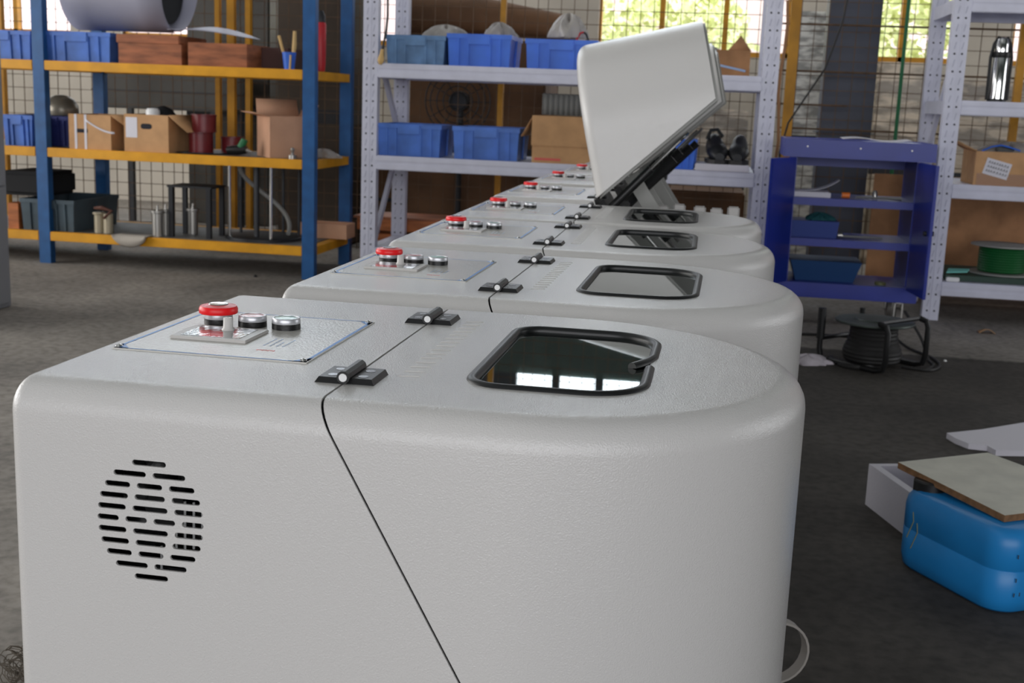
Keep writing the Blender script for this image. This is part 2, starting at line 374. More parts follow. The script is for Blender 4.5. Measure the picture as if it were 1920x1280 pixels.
def make_machine(first=False):
    t = bpy.data.objects.new('bench_machine', None); C.objects.link(t)
    bo = linko('body', body_me, t); crisp(bo, .0022)
    # inner bulkhead and floor tray
    w = MB()
    w.poly([(HX-.014, -.12, T-.03), (HX-.014, .34, T-.03), (HX-.014+(LB-.02)*SL, .34, T-LB), (HX-.014+(LB-.02)*SL, -.12, T-LB)])
    w.poly([(HX-.014+(LB-.02)*SL, -.12, T-LB), (HX-.014+(LB-.02)*SL, .34, T-LB), (.62, .2, T-LB), (.62, .02, T-LB)])
    w.build('bulkhead', m_dkmetal, t, solid=.002)
    li = linko('lid', lid_me, t, (HX, 0, T+.004)); crisp(li, .0035)
    # gasket: a rubber strip pushed round the opening
    lp = win_loop(-.001, 10); pts = []
    for x, y in lp: pts.append((x-HX, y, -.0028))
    # start on the right edge
    k0 = min(range(len(pts)), key=lambda i: (abs(pts[i][0]-(.499-HX)) > .002, abs(pts[i][1]-.02)))
    pts = pts[k0:]+pts[:k0]
    g = MB()
    if first:
        p = [(.499-HX, .112, -.0028), (.500-HX, .16, -.0028)]
        order = [q for q in pts if True]
        # go round from the middle of the right edge; the far end kinks into the pane
        ang = lambda q: math.atan2(q[1]-.11, q[0]-(.423-HX)) % (2*PI)
        order = sorted(pts, key=ang)
        a0 = [q for q in order if 0.06 < ang(q) < 2*PI-.14]
        path = [(.4815-HX, .096, -.003), (.487-HX, .104, -.0024), (.494-HX, .118, -.0022), (.499-HX, .14, -.0026)] + a0 + [(.499-HX, .055, -.0028), (.4985-HX, .090, -.0028)]
    else: path = pts
    cl = not first
    # flattened rubber section
    P = [Vector(q) for q in path]; N = len(P); rings = []
    sec = [(-.0052, -.0024), (-.0044, .0004), (-.0018, .0022), (.0012, .0023), (.0038, .0008), (.0050, -.0016), (.0046, -.0066), (-.001, -.0066), (-.001, -.003)]
    for i in range(N):
        d = (P[(i+1) % N]-P[i-1]) if cl else (P[min(i+1, N-1)]-P[max(i-1, 0)])
        d.z = 0; d.normalize(); nrm = Vector((-d.y, d.x, 0))     # points inwards for a ccw path
        rings.append([g._v(P[i]+nrm*a_+Vector((0, 0, b_))) for a_, b_ in sec])
    for i in range(N if cl else N-1):
        A, B = rings[i], rings[(i+1) % N]
        for j in range(len(sec)): g.f([A[j], B[j], B[(j+1) % len(sec)], A[(j+1) % len(sec)]])
    if not cl: g.f(rings[0]); g.f(rings[-1][::-1])
    g.build('window_gasket', m_rubber, li, ang=60)
    g = MB(); g.prism([(x-HX, y) for x, y in win_loop(.0008)], -.0092, -.0062); g.build('window_pane', m_glass, li)
    # fifteen embossed dashes beside the seam
    g = MB()
    for i in range(15):
        y = -.018+i*.0202; g.tube([(.2828-HX, y-.0025, -.0048), (.2845-HX, y-.0022, -.0038), (.3015-HX, y+.0018, -.0038), (.3031-HX, y+.002, -.0048)], .0008, 8)
    g.build('embossed_dashes', m_case, li)
    # hinges
    for y0 in (-.0646, .2319):
        hg = bpy.data.objects.new('hinge', None)
        h = MB()
        for sx in (-1, 1):
            xa, xb = (-.0262, -.002) if sx < 0 else (.002, .0262); ya = y0 if sx < 0 else y0+.002
            # leaf with a chamfered outer edge
            xo, xi = (xa, xb) if sx < 0 else (xb, xa); c_ = .003 if sx < 0 else -.003
            prof = [(xo, 0), (xo+c_, .0048), (xi, .0048), (xi, 0)]
            va = [h._v((x, ya+.003, z)) for x, z in prof]; vb = [h._v((x, ya+.046, z)) for x, z in prof]
            va2 = [h._v((x*1.0, ya, 0)) for x, z in ((xo, 0), (xi, 0))]; 
            for i in range(3): h.f([va[i], va[i+1], vb[i+1], vb[i]])
            h.f(vb); h.f([va2[0], va[1], va[2], va2[1]]); h.f([va2[0], va[0], va[1]]); h.f([va2[1], va[2], va[3]])
        h.tube([(0, y0-.002, .0062), (0, y0+.0485, .0062)], .0058, 10)
        hm = h.build('hinge', m_black, t, (HX, 0, T), ang=25)
        p = MB()
        for xs in (-.0135, .0135):
            for ys in (.013, .035): p.lathe([(.0045, .0), (.0045, .0003), (.003, .0003)], 16, (xs, y0+ys, .0048))
        p.build('screw', mat('dark_steel_screw', rgb(96, 96, 98), .25, metal=.9), hm)
        p = MB(); p.tube([(0, y0-.0026, .0062), (0, y0-.0019, .0062)], .0036, 14); p.build('pin', m_white, hm)
    # control plate
    PW, PL = .1913, .2176
    w = MB(); w.box(0, PW, 0, PL, 0, .0012)
    bw = .0032; z = .0014
    w.mi = 1
    for q in (((.001, .001), (PW-.001, .001), (PW-.001, .001+bw*.7), (.001, .001+bw*.7)), ((.001, .001), (.001+bw, .001), (.001+bw, PL-.001), (.001, PL-.001)),
              ((PW-.001-bw, .001), (PW-.001, .001), (PW-.001, PL-.001), (PW-.001-bw, PL-.001)), ((.001, PL-.001-bw*.6), (PW-.001, PL-.001-bw*.6), (PW-.001, PL-.001), (.001, PL-.001))):
        w.poly([(x, y, z) for x, y in q])
    for cx, cy, sx, sy in ((.001, .001, 1, 1), (PW-.001, .001, -1, 1), (PW-.001, PL-.001, -1, -1), (.001, PL-.001, 1, -1)):
        w.poly([(cx, cy, z), (cx+sx*.014, cy, z), (cx+sx*.012, cy+sy*.005, z), (cx+sx*.005, cy+sy*.014, z), (cx, cy+sy*.018, z)])
    w.mi = 2
    for i in range(4):
        for j in range(5 if i != 2 else 3): w.poly([(.126+i*.0065, .058+j*.0075, z), (.1275+i*.0065, .058+j*.0075, z), (.1282+i*.0065, .063+j*.0075, z), (.1265+i*.0065, .063+j*.0075, z)])
    w.mi = 3
    for i in range(7): w.box(.128+i*.0027, .1298+i*.0027, .036+(i % 2)*.001, .0395, z-.0003, z)
    cp = w.build('control_plate', [m_plate, m_blueline, m_paleblue, m_redprint], t, (0, 0, T))
    for cx, cy in ((.004, .006), (PW-.005, .006), (PW-.005, PL-.006), (.004, PL-.006)):
        sc = MB(); sc.lathe([(.0034, 0), (.0034, .0008), (.0026, .0019), (.0012, .0024), (.0009, .0018)], 14, (cx, cy, .0012)); sc.build('screw', m_chrome, cp)
    # emergency stop
    es = MB(); es.lathe([(.0148, 0), (.0148, .0058), (.0150, .006)], 36); eo = es.build('emergency_stop_button', m_black, t, (.0416, .1485, T+.0012))
    q = MB(); q.lathe([(.0146, .006), (.0148, .0065), (.0145, .0115), (.0100, .0118)], 36); q.build('collar', m_silver, eo)
    q = MB(); q.lathe([(.0120, .0116), (.0196, .0116), (.0201, .0125), (.0201, .0166), (.0186, .0192), (.0105, .0208)], 48); q.build('mushroom_head', m_red, eo)
    q = MB(); q.lathe([(.0104, .0207), (.0100, .0214), (.0040, .0209), (.001, .0209)], 32); q.build('cap', m_film, eo)
    for nm, x, lm in (('stop_button', .0793, m_pink), ('start_button', .1163, m_green)):
        q = MB(); q.lathe([(.0148, 0), (.0148, .0058), (.0146, .006)], 36); bo2 = q.build(nm, m_black, t, (x, .1485, T+.0012))
        q = MB(); q.lathe([(.0146, .006), (.0148, .0064), (.0145, .0108), (.0138, .0118), (.0126, .0118), (.0124, .0106)], 36, cap=False); q.build('collar', m_silver, bo2)
        q = MB(); q.lathe([(.0125, .0100), (.0123, .0112), (.008, .0118), (.002, .012)], 32); q.build('lens', lm, bo2)
    # speed controller
    q = MB(); q.box(.0291, .1078, .060, .1215, 0, .0030, .0006); sco = q.build('speed_controller', m_ctrl, t, (0, 0, T+.0012))
    q = MB(); q.box(.0380, .0985, .0655, .1155, .0030, .0034); q.build('label_plate', m_film, sco)
    q = MB(); n_ = 36
    rings = [[q._v(((r_+(.00035 if j % 2 else 0))*math.cos(2*PI*j/n_), (r_+(.00035 if j % 2 else 0))*math.sin(2*PI*j/n_), z_)) for j in range(n_)] for r_, z_ in ((.0063, 0), (.0058, .001), (.0047, .0028), (.0043, .0118), (.0038, .0126), (.0005, .0127))]
    for A, B in zip(rings, rings[1:]):
        for j in range(n_): q.f([A[j], A[(j+1) % n_], B[(j+1) % n_], B[j]])
    ko = q.build('knob', m_ctrl, sco, (.0712, .1040, .0034), ang=50)
    return t, li
def add_vent_fan(t):
    q = MB(); fr = q.build('cooling_fan', m_black, t, (.104, -.1, T-.1125)) if False else None
    q = MB(); y0, y1 = -.108, -.083
    for a in ((-.06, .06, .052, .06), (-.06, .06, -.06, -.052), (-.06, -.052, -.052, .052), (.052, .06, -.052, .052)): q.box(a[0], a[1], y0, y1, a[2], a[3])
    fo = q.build('cooling_fan', m_black, t, (.104, 0, T-.1125))
    q = MB(); q.tube([(0, y0, 0), (0, y1, 0)], .019, 20)
    for i in range(7):
        a = 2*PI*i/7; ca, sa = math.cos(a), math.sin(a)
        q.poly([(ca*.018-sa*.004, y0+.004, sa*.018+ca*.004), (ca*.05-sa*.012, y0+.004, sa*.05+ca*.012), (ca*.05+sa*.012, y1-.004, sa*.05-ca*.012), (ca*.018+sa*.006, y1-.004, sa*.018-ca*.006)])
    q.build('fan_blade', m_black, fo, solid=.001)
    q = MB()
    for i, (x, z0_, z1_) in enumerate(((.012, -.035, .0), (.020, -.035, .012), (.028, -.03, .012), (.036, -.02, .03), (.043, .0, .035), (-.002, -.055, -.03), (-.03, .035, .052))): q.tube([(x, -.114, z0_), (x+.001, -.115, z1_)], .0011, 6); q.build('wire', m_white, fo); q = MB()
poses = [(-.5455, 1.0366, -.0107), (-.5104, 1.5881, -.0132), (-.5221, 2.1302, .006), (-.5279, 2.6302, .008), (-.5439, 3.2347, .0073), (-.545, 3.842, 0), (-.524, 4.374, 0), (-.511, 4.905, 0)]
labs = ['nearest pale grey machine with round slotted vent and broken window seal', 'second pale grey machine from the front, its window reflecting a white lid', 'third pale grey machine from the front, lid closed',
        'fourth pale grey machine from the front, the last with its lid closed', 'fifth pale grey machine in the row, its large lid raised in full view', 'sixth pale grey machine, its raised lid edge just showing behind the fifth lid',
        'seventh pale grey machine, red stop button seen left of the raised lid', 'farthest pale grey machine at the far end of the row']
m1, l1 = make_machine(True); add_vent_fan(m1)
m2, l2 = make_machine(False)
strut_done = None
for i, (x, y, a) in enumerate(poses):
    t = m1 if i == 0 else (m2 if i == 1 else copy_tree(m2))
    t.location = (x, y, 0); t.rotation_euler = (0, 0, a)
    tag(t, labs[i], 'machine', 'grey machines in a row')
    if i >= 4:
        li = [c for c in t.children if c.name.split('.')[0] == 'lid'][0]; li.rotation_euler = (0, -R(103.4), 0); crisp(linko('lid_lining', inner_me, li), .003)
        for yy in (-.085, .30):
            s = MB(); s.tube([(.252, yy, T-.06), (.385, yy, T+.085)], .011, 12)
            so = s.build('gas_strut', m_black, t); s = MB(); s.tube([(.383, yy, T+.083), (.455, yy, T+.160)], .005, 10); s.build('rod', m_chrome, so)
        s = MB(); s.tube([(.30, .06, T-.04), (.44, .06, T+.105)], .015, 8); s.box(.29, .33, .03, .09, T-.05, T-.01, .004); s.build('latch_arm', m_black, t)
        for yy in ((.02, .20) if i in (4, 5) else ()): s = MB(); s.bar((.33, yy, T+.06), (.44, yy, T-.10), .012, .038); s.build('support_bracket', m_in, t)
        if i == 4:
          for j, xx in enumerate((.40, .445, .50, .545, .59)):
              s = MB(); s.box(xx, xx+.033, .08, .088, T-.10, T-.020+.003*((j*2) % 3), .004); s.build('inner_tab', m_ctrl, t)
        s = MB(); s.box(.30, .60, .06, .20, T-LB, T-.22, .006); s.build('motor_block', m_in, t)

# ------------------------------------------------------------------ storage racks
YR = 5.93
def rack(name, label, posts, levels, depth, mp, mbm, mdk, pw, bh, holes=False, mside=None, zt=2.2, braces=True):
    x0 = posts[0]; t = thing(name, (x0, YR, 0), label, 'storage rack')
    for px in posts:
        for yy in (0, depth):
            s = MB(); xa, xb = px-x0, px-x0+pw
            if holes:   # punched C section
                s.box(xa, xb, yy, yy+.004, 0, zt); s.box(xa, xa+.004, yy+.004, yy+.05, 0, zt); s.box(xb-.004, xb, yy+.004, yy+.05, 0, zt)
                s.box(xa+pw*.46, xa+pw*.54, yy-.0015, yy, 0, zt)
                s.mi = 1; z = .045
                while z < 2.15:
                    for xx in (.28, .72):
                        s.lathe([(.0048, 0), (.0048, .001)], 8, (0, 0, 0), M=Matrix.Translation((xa+pw*xx, yy-.0002, z)) @ Matrix.Rotation(R(90), 4, 'X'))
                        s.mi = 2; s.bar((xa+pw*xx-.003, yy-.0004, z+.02), (xa+pw*xx+.004, yy-.0004, z+.052), .0012, .002); s.mi = 1
                    z += .0795
                s.build('upright', [mp, m_hole, m_scuff], t)
            else: s.box(xa, xb, yy, yy+.05, 0, zt, .002); s.build('upright', mp, t)
        if braces:
            s = MB(); zz = .35
            s.bar((px-x0+pw/2, .03, .12), (px-x0+pw/2, depth, .7), .02, .035); s.bar((px-x0+pw/2, depth, .72), (px-x0+pw/2, .03, 1.3), .02, .035); s.build('brace', mp, t)
        for z in levels:
            s = MB(); s.box(px-x0+.01, px-x0+pw-.01, .05, depth, z-bh, z-.004); s.build('side_beam', mbm, t)
    for i in range(len(posts)-1):
        xa, xb = posts[i]-x0+pw, posts[i+1]-x0
        for z in levels:
            for yy in (-.001, depth+.01):
                s = MB(); s.box(xa, xb, yy, yy+.035, z-bh, z, .003)
                if holes: s.box(xa, xb, yy-.004, yy, z-bh*.36, z-bh*.08); s.box(xa, xb, yy-.004, yy, z-bh*.95, z-bh*.62)
                s.build('beam', mbm, t)
            s = MB(); s.box(xa+.001, xb-.001, .034, depth+.01, z-.02, z-.001); s.build('shelf_board', mdk, t)
    return t
zb1, zb2, zb3 = 1.06, .613, .170
rack('blue_and_yellow_rack', 'blue upright rack with yellow beams on the left', (-5.04, -3.524, -2.060), (zb3, zb2, zb1), .62, m_rackblue, m_rackyel, m_deck, .066, .048, braces=False)
zc1, zc2, zc3 = 1.106, .654, .19
rack('white_rack', 'white punched-steel rack in the middle holding blue crates and shoes', (-1.748, .195), (zc3, zc2, zc1), .6, m_rackwht, m_rackwht, m_rackwht, .076, .07, True)
zr0, zr1, zr2, zr3 = 1.49, 1.03, .647, .186
rack('white_rack', 'white punched-steel rack at the right edge holding a flask and a green spool', (1.030, 2.98), (zr3, zr2, zr1, zr0), .6, m_rackwht, m_rackwht, m_rackwht, .076, .066, True)

# ---- crates
def crate(label, px0, px1, top_py, z, mtl, Y=5.96, d=.34, group='plastic crates on the racks', ribs=(.18, .82), t=.008, fill_=None):
    a, c = at(px0, top_py, Y), at(px1, top_py, Y); w, h = c.x-a.x, a.z-z
    o = thing('storage_crate', ((a.x+c.x)/2, Y+d/2, z), label, 'crate', group)
    s = MB(); x, y = w/2, d/2
    wl = .006
    def shell(x, y, z0, z1, t, flip=False):
        b_ = [s._v(p) for p in ((-x+t,-y+t,z0),(x-t,-y+t,z0),(x-t,y-t,z0),(-x+t,y-t,z0))]; u = [s._v(p) for p in ((-x,-y,z1),(x,-y,z1),(x,y,z1),(-x,y,z1))]
        for i in range(4): s.f([b_[i], b_[(i+1) % 4], u[(i+1) % 4], u[i]])
        s.f(b_); return u
    u1 = shell(x-.004, y-.004, 0, h, t); u2 = shell(x-.004-wl, y-.004-wl, .006, h, t)
    for i in range(4): s.f([u1[i], u1[(i+1) % 4], u2[(i+1) % 4], u2[i]])
    s.bm.verts.ensure_lookup_table()
    # rim
    for (xa, xb, ya, yb) in ((-x, x, -y, -y+.008), (-x, x, y-.008, y), (-x, -x+.008, -y+.008, y-.008), (x-.008, x, -y+.008, y-.008)): s.box(xa, xb, ya, yb, h-.022, h)
    for fx in ribs+(.5-.17, .5+.17) if len(ribs) == 2 else ribs:
        xx = -x+2*x*fx; s.bar((xx, -y+t+.001, .004), (xx, -y+.002, h-.02), .010, .010)
    s.bar((-x+t, 0, .004), (-x+.002, 0, h-.02), .01, .01); s.bar((x-t, 0, .004), (x-.002, 0, h-.02), .01, .01)
    s.build('bin', mtl, o)
    s = MB(); s.box(-w*.17, w*.17, -y-.006, -y+.002, h-.05, h-.004, .002); s.build('handle', mtl, o)
    return o, w, h, d
def rumple(name, loc, sx, sy, sz, m, seed=1, parent=None, n=14):
    random.seed(seed); ph = [random.uniform(0, 6) for _ in range(8)]
    def fn(u, v):
        th = u*2*PI; q = v*PI/2
        r_ = 1+.16*math.sin(3*th+ph[0])+.1*math.sin(7*th+ph[1]+3*v)+.08*math.sin(11*th*1+ph[2]-5*v)
        return (sx*r_*math.cos(th)*math.cos(q), sy*r_*math.sin(th)*math.cos(q), sz*(math.sin(q)*(1+.2*math.sin(5*th+ph[3]))))
    s = MB(); s.grid(fn, n*3, n); return s.build(name, m, parent, loc, ang=60, merge=1e-5)
crate('blue crate at the left picture edge on the top yellow shelf', -62, 56, 54, zb1, m_crate)
crate('blue crate right of the left blue post on the top yellow shelf', 76, 206, 57, zb1, m_crate)
c_, w, h, d = crate('blue crate under a grey dome on the middle yellow shelf', 2, 60, 214, zb2, m_crate, d=.30)
c2, *_ = crate('dark blue crate in shade behind the left blue post', 64, 130, 216, zb2, mat('shaded_crate_plastic', rgb(34, 44, 112), .5, noise=.2), Y=6.1, d=.3)  # dark base colour has the shade of the crate's side put into it
crate('dusty grey-blue crate on the bottom yellow shelf', 36, 138, 371, zb3, m_crate4, d=.5)
crate('faded pale blue crate, leftmost on the top shelf of the middle rack', 722, 836, 64, zc1, m_crate3)
crate('bright blue crate, centre of the three on the top white shelf', 838, 960, 62, zc1, m_crate2)
crate('blue crate partly behind the raised lid on the top white shelf', 985, 1122, 72, zc1, m_crate2, Y=5.97)
crate('blue crate beside the white post, leftmost on the second white shelf', 706, 828, 230, zc2, m_crate, ribs=(.16, .3, .68, .84))
crate('blue crate next to the carton on the second white shelf', 848, 975, 236, zc2, m_crate, ribs=(.16, .3, .68, .84))
cc, w, h, d = crate('small blue crate with white paper showing, beside the black shoes', 1216, 1308, 258, zc2, m_crate2, d=.24)
s = MB(); s.grid(lambda u, v: (-.02+.09*u, -.06+.1*v, h-.03+.07*u*v+.02*math.sin(5*u)), 8, 6); p = cc.location
tag(s.build('crumpled_paper', m_paper, None, (p.x, p.y, p.z), solid=.001), 'white paper sticking out of the small blue crate', 'paper')

# ---- cartons
def carton(label, px0, px1, top_py, z, m, d=.3, Y=5.96, flaps=(), name='cardboard_box', rz=0, group='cardboard boxes on the racks', h=None):
    a, c = at(px0, top_py, Y), at(px1, top_py, Y); w = c.x-a.x; h = h or a.z-z
    o = thing(name, ((a.x+c.x)/2, Y+d/2, z), label, 'box', group, rz)
    s = MB(); x, y, e = w/2, d/2, .004
    s.box(-x, x, -y, y, 0, e)
    for q in ((-x, x, -y, -y+e), (-x, x, y-e, y), (-x, -x+e, -y+e, y-e), (x-e, x, -y+e, y-e)): s.box(q[0], q[1], q[2], q[3], e, h)
    s.build('carton', m, o)
    for side, ang, L in flaps:      # ang: 0 = flat outwards, 90 = straight up
        ca, sa = math.cos(R(ang))*L, math.sin(R(ang))*L; s = MB()
        if side == 'l': q = [(-x, -y, h), (-x, y, h), (-x-ca, y*.95, h+sa), (-x-ca, -y*.95, h+sa)]
        if side == 'r': q = [(x, -y, h), (x, y, h), (x+ca, y*.95, h+sa), (x+ca, -y*.95, h+sa)]
        if side == 'f': q = [(-x, -y, h), (x, -y, h), (x*.97, -y-ca, h+sa), (-x*.97, -y-ca, h+sa)]
        if side == 'b': q = [(-x, y, h), (x, y, h), (x*.97, y+ca, h+sa), (-x*.97, y+ca, h+sa)]
        s.poly(q); s.build('flap', m, o, solid=.003)
    return o, w, h, d
o, w, h, d = carton('cardboard box tied with white tape on the middle yellow shelf', 128, 207, 213, zb2, m_card, .3, flaps=(('r', -35, .1),))
s = MB()
for xx in (-.085, -.03): s.box(xx, xx+.013, -d/2-.0015, -d/2, 0, h)
s.grid(lambda u, v: (-.02+.16*u, -d/2-.003, h-.035-.06*math.sin(u*1.6)+.01*v), 10, 1); s.build('white_tape', m_paper, o, solid=.001)
s = MB(); s.box(-.075, -.012, -d/2-.001, -d/2+.001, h-.095, h-.075); s.build('hand_hole', m_hole, o)
o, w, h, d = carton('cardboard box with white label and hand hole on the middle yellow shelf', 232, 315, 213, zb2, m_card, .32, flaps=(('r', -40, .13),))
s = MB(); s.box(-w/2+.01, -w/2+.073, -d/2-.0015, -d/2, h-.12, h-.016); s.build('label_sheet', m_paper, o)
s = MB(); s.prism([(x_, z_) for x_, z_ in arc(.012, 0, .014, 270, 450, 8)+arc(-.022, 0, .014, 90, 270, 8)], 0, .002)
ho = s.build('hand_hole', m_hole, o, (.006, -d/2+.001, h-.06)); ho.rotation_euler = (R(90), 0, 0)
q = o.location
s = MB(); s.lathe([(.07, 0), (.068, .03), (.045, .06), (.012, .075)], 24); tag(s.build('welding_mask', m_dark, None, (q.x+.02, q.y, h+zb2-.03)), 'black dome poking out of the labelled cardboard box', 'helmet')
s = MB(); s.lathe([(.036, 0), (.036, .05), (.028, .062)], 20); tag(s.build('white_cup', m_white, None, (q.x+.01, q.y-.1, h+zb2-.03)), 'small white cup on top of the labelled cardboard box', 'cup')
# open box rotated, right end of the middle yellow shelf
a = at(515, 222, 5.98)
o, w, h, d = carton('open cardboard box turned to show a corner, beside the right blue post', 480, 560, 216, zb2, m_cardpink, .22, Y=6.02, rz=R(38), flaps=(('l', 12, .09), ('b', 70, .09), ('r', 60, .07)))
# carton behind the raised lid
o, w, h, d = carton('wide brown cardboard box left of the raised lid on the second white shelf', 1000, 1140, 216, zc2, m_card, .36, flaps=(('l', -60, .12),))
s = MB(); s.box(-w/2-.004, w/2+.004, -d/2-.006, -d/2, h-.145, h); s.build('lid_flap', m_card, o)
s = MB(); s.box(-.17, -.04, -d/2-.0012, -d/2, .012, .024); s.build('red_print', m_redprint, o)
pz = o.location; s = MB()
s.grid(lambda u, v: (-w/2+.03+.25*u, -.10+.2*v, h+.003+.10+.006*math.sin(u*60)), 60, 2); s.grid(lambda u, v: (-w/2+.03+.25*u, -.10+.004*math.sin(u*60), h+.004+.10*v), 60, 2)
tag(s.build('ribbed_foam', mat('grey_ribbed_foam', rgb(122, 122, 120), .8), None, (pz.x, pz.y, pz.z), solid=.004), 'grey ribbed foam sheet on top of the wide brown box', 'foam')
# carton upper right
o, w, h, d = carton('cardboard box with an upright pointed flap on the top white shelf', 1345, 1408, 93, zc1, m_card2, .2, flaps=())
s = MB(); s.poly([(-.03, 0, h), (.085, 0, h), (.03, .01, h+.075)]); s.build('flap', m_card2, o, solid=.003)
s = MB(); s.bar((-.06, -d/2-.004, .045), (.06, -d/2-.004, .022), .003, .010); s.build('blue_strap', m_paleblue, o)
p = at(1344, 142, 5.93); rumple('plastic_bag', (p.x-.02, 6.0, zc1), .06, .045, .11, m_wrap, 3); tag(bpy.data.objects['plastic_bag'], 'crumpled clear plastic bag left of the pointed-flap box', 'bag')
# labelled carton on the right rack
o, w, h, d = carton('cardboard box with a handwritten white note, on the right rack', 1831, 1945, 283, zr2, m_card, .3, flaps=(('l', 25, .09),))
nm = MB(); nm.box(0, .115, -.0012, 0, 0, .075); no = nm.build('note', m_paper, o, (-w/2+.035, -d/2, h-.10)); no.rotation_euler = (0, R(14), 0)
s = MB(); random.seed(9)
for r_ in range(3):
    x_ = .012
    while x_ < .1:
        l_ = random.uniform(.005, .012); zz = .058-r_*.02
        s.bar((x_, -.002, zz-.005), (x_+l_*.5, -.002, zz+.006), .0005, .0018); s.bar((x_+l_*.5, -.002, zz+.006), (x_+l_*.8, -.002, zz-.004), .0005, .0018); x_ += l_+.004
s.build('handwriting', m_dark, no)
s = MB(); s.box(-w/2+.012, w/2-.03, -d/2-.001, -d/2, .0, .055); s.build('packing_tape', mat('brown_tape', rgb(150, 104, 66), .25), o)
q = o.location
rumple('grey_plastic_bag', (q.x+.06, q.y+.05, q.z+h-.02), .15, .1, .055, m_wrap, 7); tag(bpy.data.objects['grey_plastic_bag'], 'crumpled grey plastic on top of the box with the note', 'bag')
s = MB(); s.tube([(-.08, 0, .0), (-.04, -.01, .022), (.0, -.02, .03), (.04, -.01, .022), (.09, .0, .008)], .004, 8)
tag(s.build('blue_cable', m_crate2, None, (q.x-.02, q.y-.1, q.z+h)), 'thin blue cable arching over the box with the note', 'cable')
s = MB(); s.box(-.03, .05, -.02, .02, 0, .028, .006); tag(s.build('black_adapter', m_black, None, (q.x, q.y-.06, q.z+h-.004)), 'small black adapter lying under the thin blue cable', 'adapter')

# ---- wooden boxes
def woodbox(label, px0, px1, top, z, d, Y, lidh=0, m=m_wood):
    a, c = at(px0, top, Y), at(px1, top, Y); w, h = c.x-a.x, a.z-z
    o = thing('wooden_box', ((a.x+c.x)/2, Y+d/2, z), label, 'box', 'wooden boxes')
    s = MB(); x, y, e = w/2, d/2, .015; hb = h-lidh
    s.box(-x, x, -y, y, 0, .012)
    for q in ((-x, x, -y, -y+e), (-x, x, y-e, y), (-x, -x+e, -y+e, y-e), (x-e, x, -y+e, y-e)): s.box(q[0], q[1], q[2], q[3], .012, hb, .0015)
    s.build('box_body', m, o)
    if lidh:
        s = MB(); s.box(-x-.01, x-.012, -y-.003, y, hb+.001, h, .003); s.build('box_lid', m, o)
    return o, w, h
woodbox('reddish wooden box with a lid beside the blue crate on the top yellow shelf', 221, 340, 63, zb1, .34, 5.96, .045)
woodbox('open reddish wooden box right of the lidded one on the top yellow shelf', 352, 463, 79, zb1, .34, 5.96)
woodbox('low dark wooden box behind the blue brush cup', 470, 540, 88, zb1, .3, 6.16, 0, mat('dark_red_wood', rgb(70, 40, 34), .6))
woodbox('small orange-brown box at the far left of the bottom yellow shelf', 14, 34, 380, zb3, .3, 5.97, 0, m_woodo)
woodbox('plain brown wooden box at the right end of the bottom yellow shelf', 560, 650, 417, zb3, .16, 6.34, 0, m_cardpink)
a = at(664, 470, 6.75)
o = thing('wooden_crate', (-1.35, 6.76, 0), 'orange-brown slatted wooden crate behind the middle white rack', 'crate')
s = MB()
for z0, z1, g in ((.20, .265, 0), (.11, .18, .015), (.0, .09, .015)): s.box(-.62+g, .62-g, -.15+g, -.13+g, z0, z1, .003); s.box(-.62+g, .62-g, .13-g, .15-g, z0, z1, .003); s.box(-.62+g, -.595+g, -.13+g, .13-g, z0, z1, .003); s.box(.595-g, .62-g, -.13+g, .13-g, z0, z1, .003)
for xx in (-.58, .555): s.box(xx, xx+.025, -.11, .11, 0, .2)
s.build('slats', m_woodo, o); s = MB(); s.box(-.64, .64, -.155, .155, .266, .278); s.build('cover_board', m_wood, o)
# ---- sheet metal roll
a, c = at(150, 0, 6.25), at(338, 0, 6.25); rr = .235; cz = at(240, 60, 6.25).z+rr
o = thing('sheet_metal_roll', (a.x, 6.25, cz), 'big roll of grey sheet metal lying across the wooden boxes', 'metal roll')
L = c.x-a.x
def sp(u, v):
    an = R(-95)-u*2.6*PI; r_ = rr-.012*u; return (L*v+.02*math.sin(an)*v, r_*math.cos(an), r_*math.sin(an))
s = MB(); s.grid(sp, 90, 4); s.build('rolled_sheet', m_sheet, o, solid=.002)
s = MB(); s.tube([(L*.10, 0, 0), (L*.88, 0, 0)], rr-.045, 32); s.build('hollow_shade_plug', m_dark, o)  # added black plug stands in for the shade inside the hollow roll
s = MB(); s.grid(lambda u, v: (L*.97+.42*u, -.13+.24*v, -rr+.006+.045*math.sin(PI*(.15+.85*u))*(.35+.65*v)-.02*u), 16, 6); s.build('loose_end', m_sheet, o, solid=.002)
# ---- brush cup
p = at(541, 122, 5.99); o = thing('brush_cup', (p.x, 6.0, zb1), 'blue cup holding two brushes on the top yellow shelf', 'cup')
s = MB(); s.lathe([(.026, 0), (.036, .085), (.033, .085), (.024, .004)], 24, cap=False); s.lathe([(.026, .0), (.026, .004)], 24); s.build('cup', m_crate2, o)
s = MB(); s.tube([(-.01, .0, .01), (-.055, .0, .165)], [.007, .008], 8); tag(s.build('paint_brush', m_yelwood, None, o.location), 'wooden brush handle leaning left out of the blue cup', 'brush')
s = MB(); s.tube([(.022, -.005, .05), (.027, .0, .12), (.029, .0, .19)], [.009, .012, .009], 8); s.tube([(.02, -.045, .0), (.022, -.04, .07)], .005, 6)
tag(s.build('paint_brush', m_yelwood, None, o.location), 'upright wooden handled brush at the right of the blue cup', 'brush')
# ---- red bottle with grey top
p = at(601, 122, 6.25); o = thing('spray_bottle', (p.x, 6.25, zb1), 'tall red bottle with grey top behind the right blue post', 'bottle')
s = MB(); s.lathe([(.022, 0), (.026, .03), (.028, .10), (.028, .24), (.024, .25)], 20); s.build('bottle', m_red2, o)
s = MB(); s.lathe([(.022, .25), (.024, .28), (.016, .30), (.012, .31)], 20); s.build('top', m_dkmetal, o)
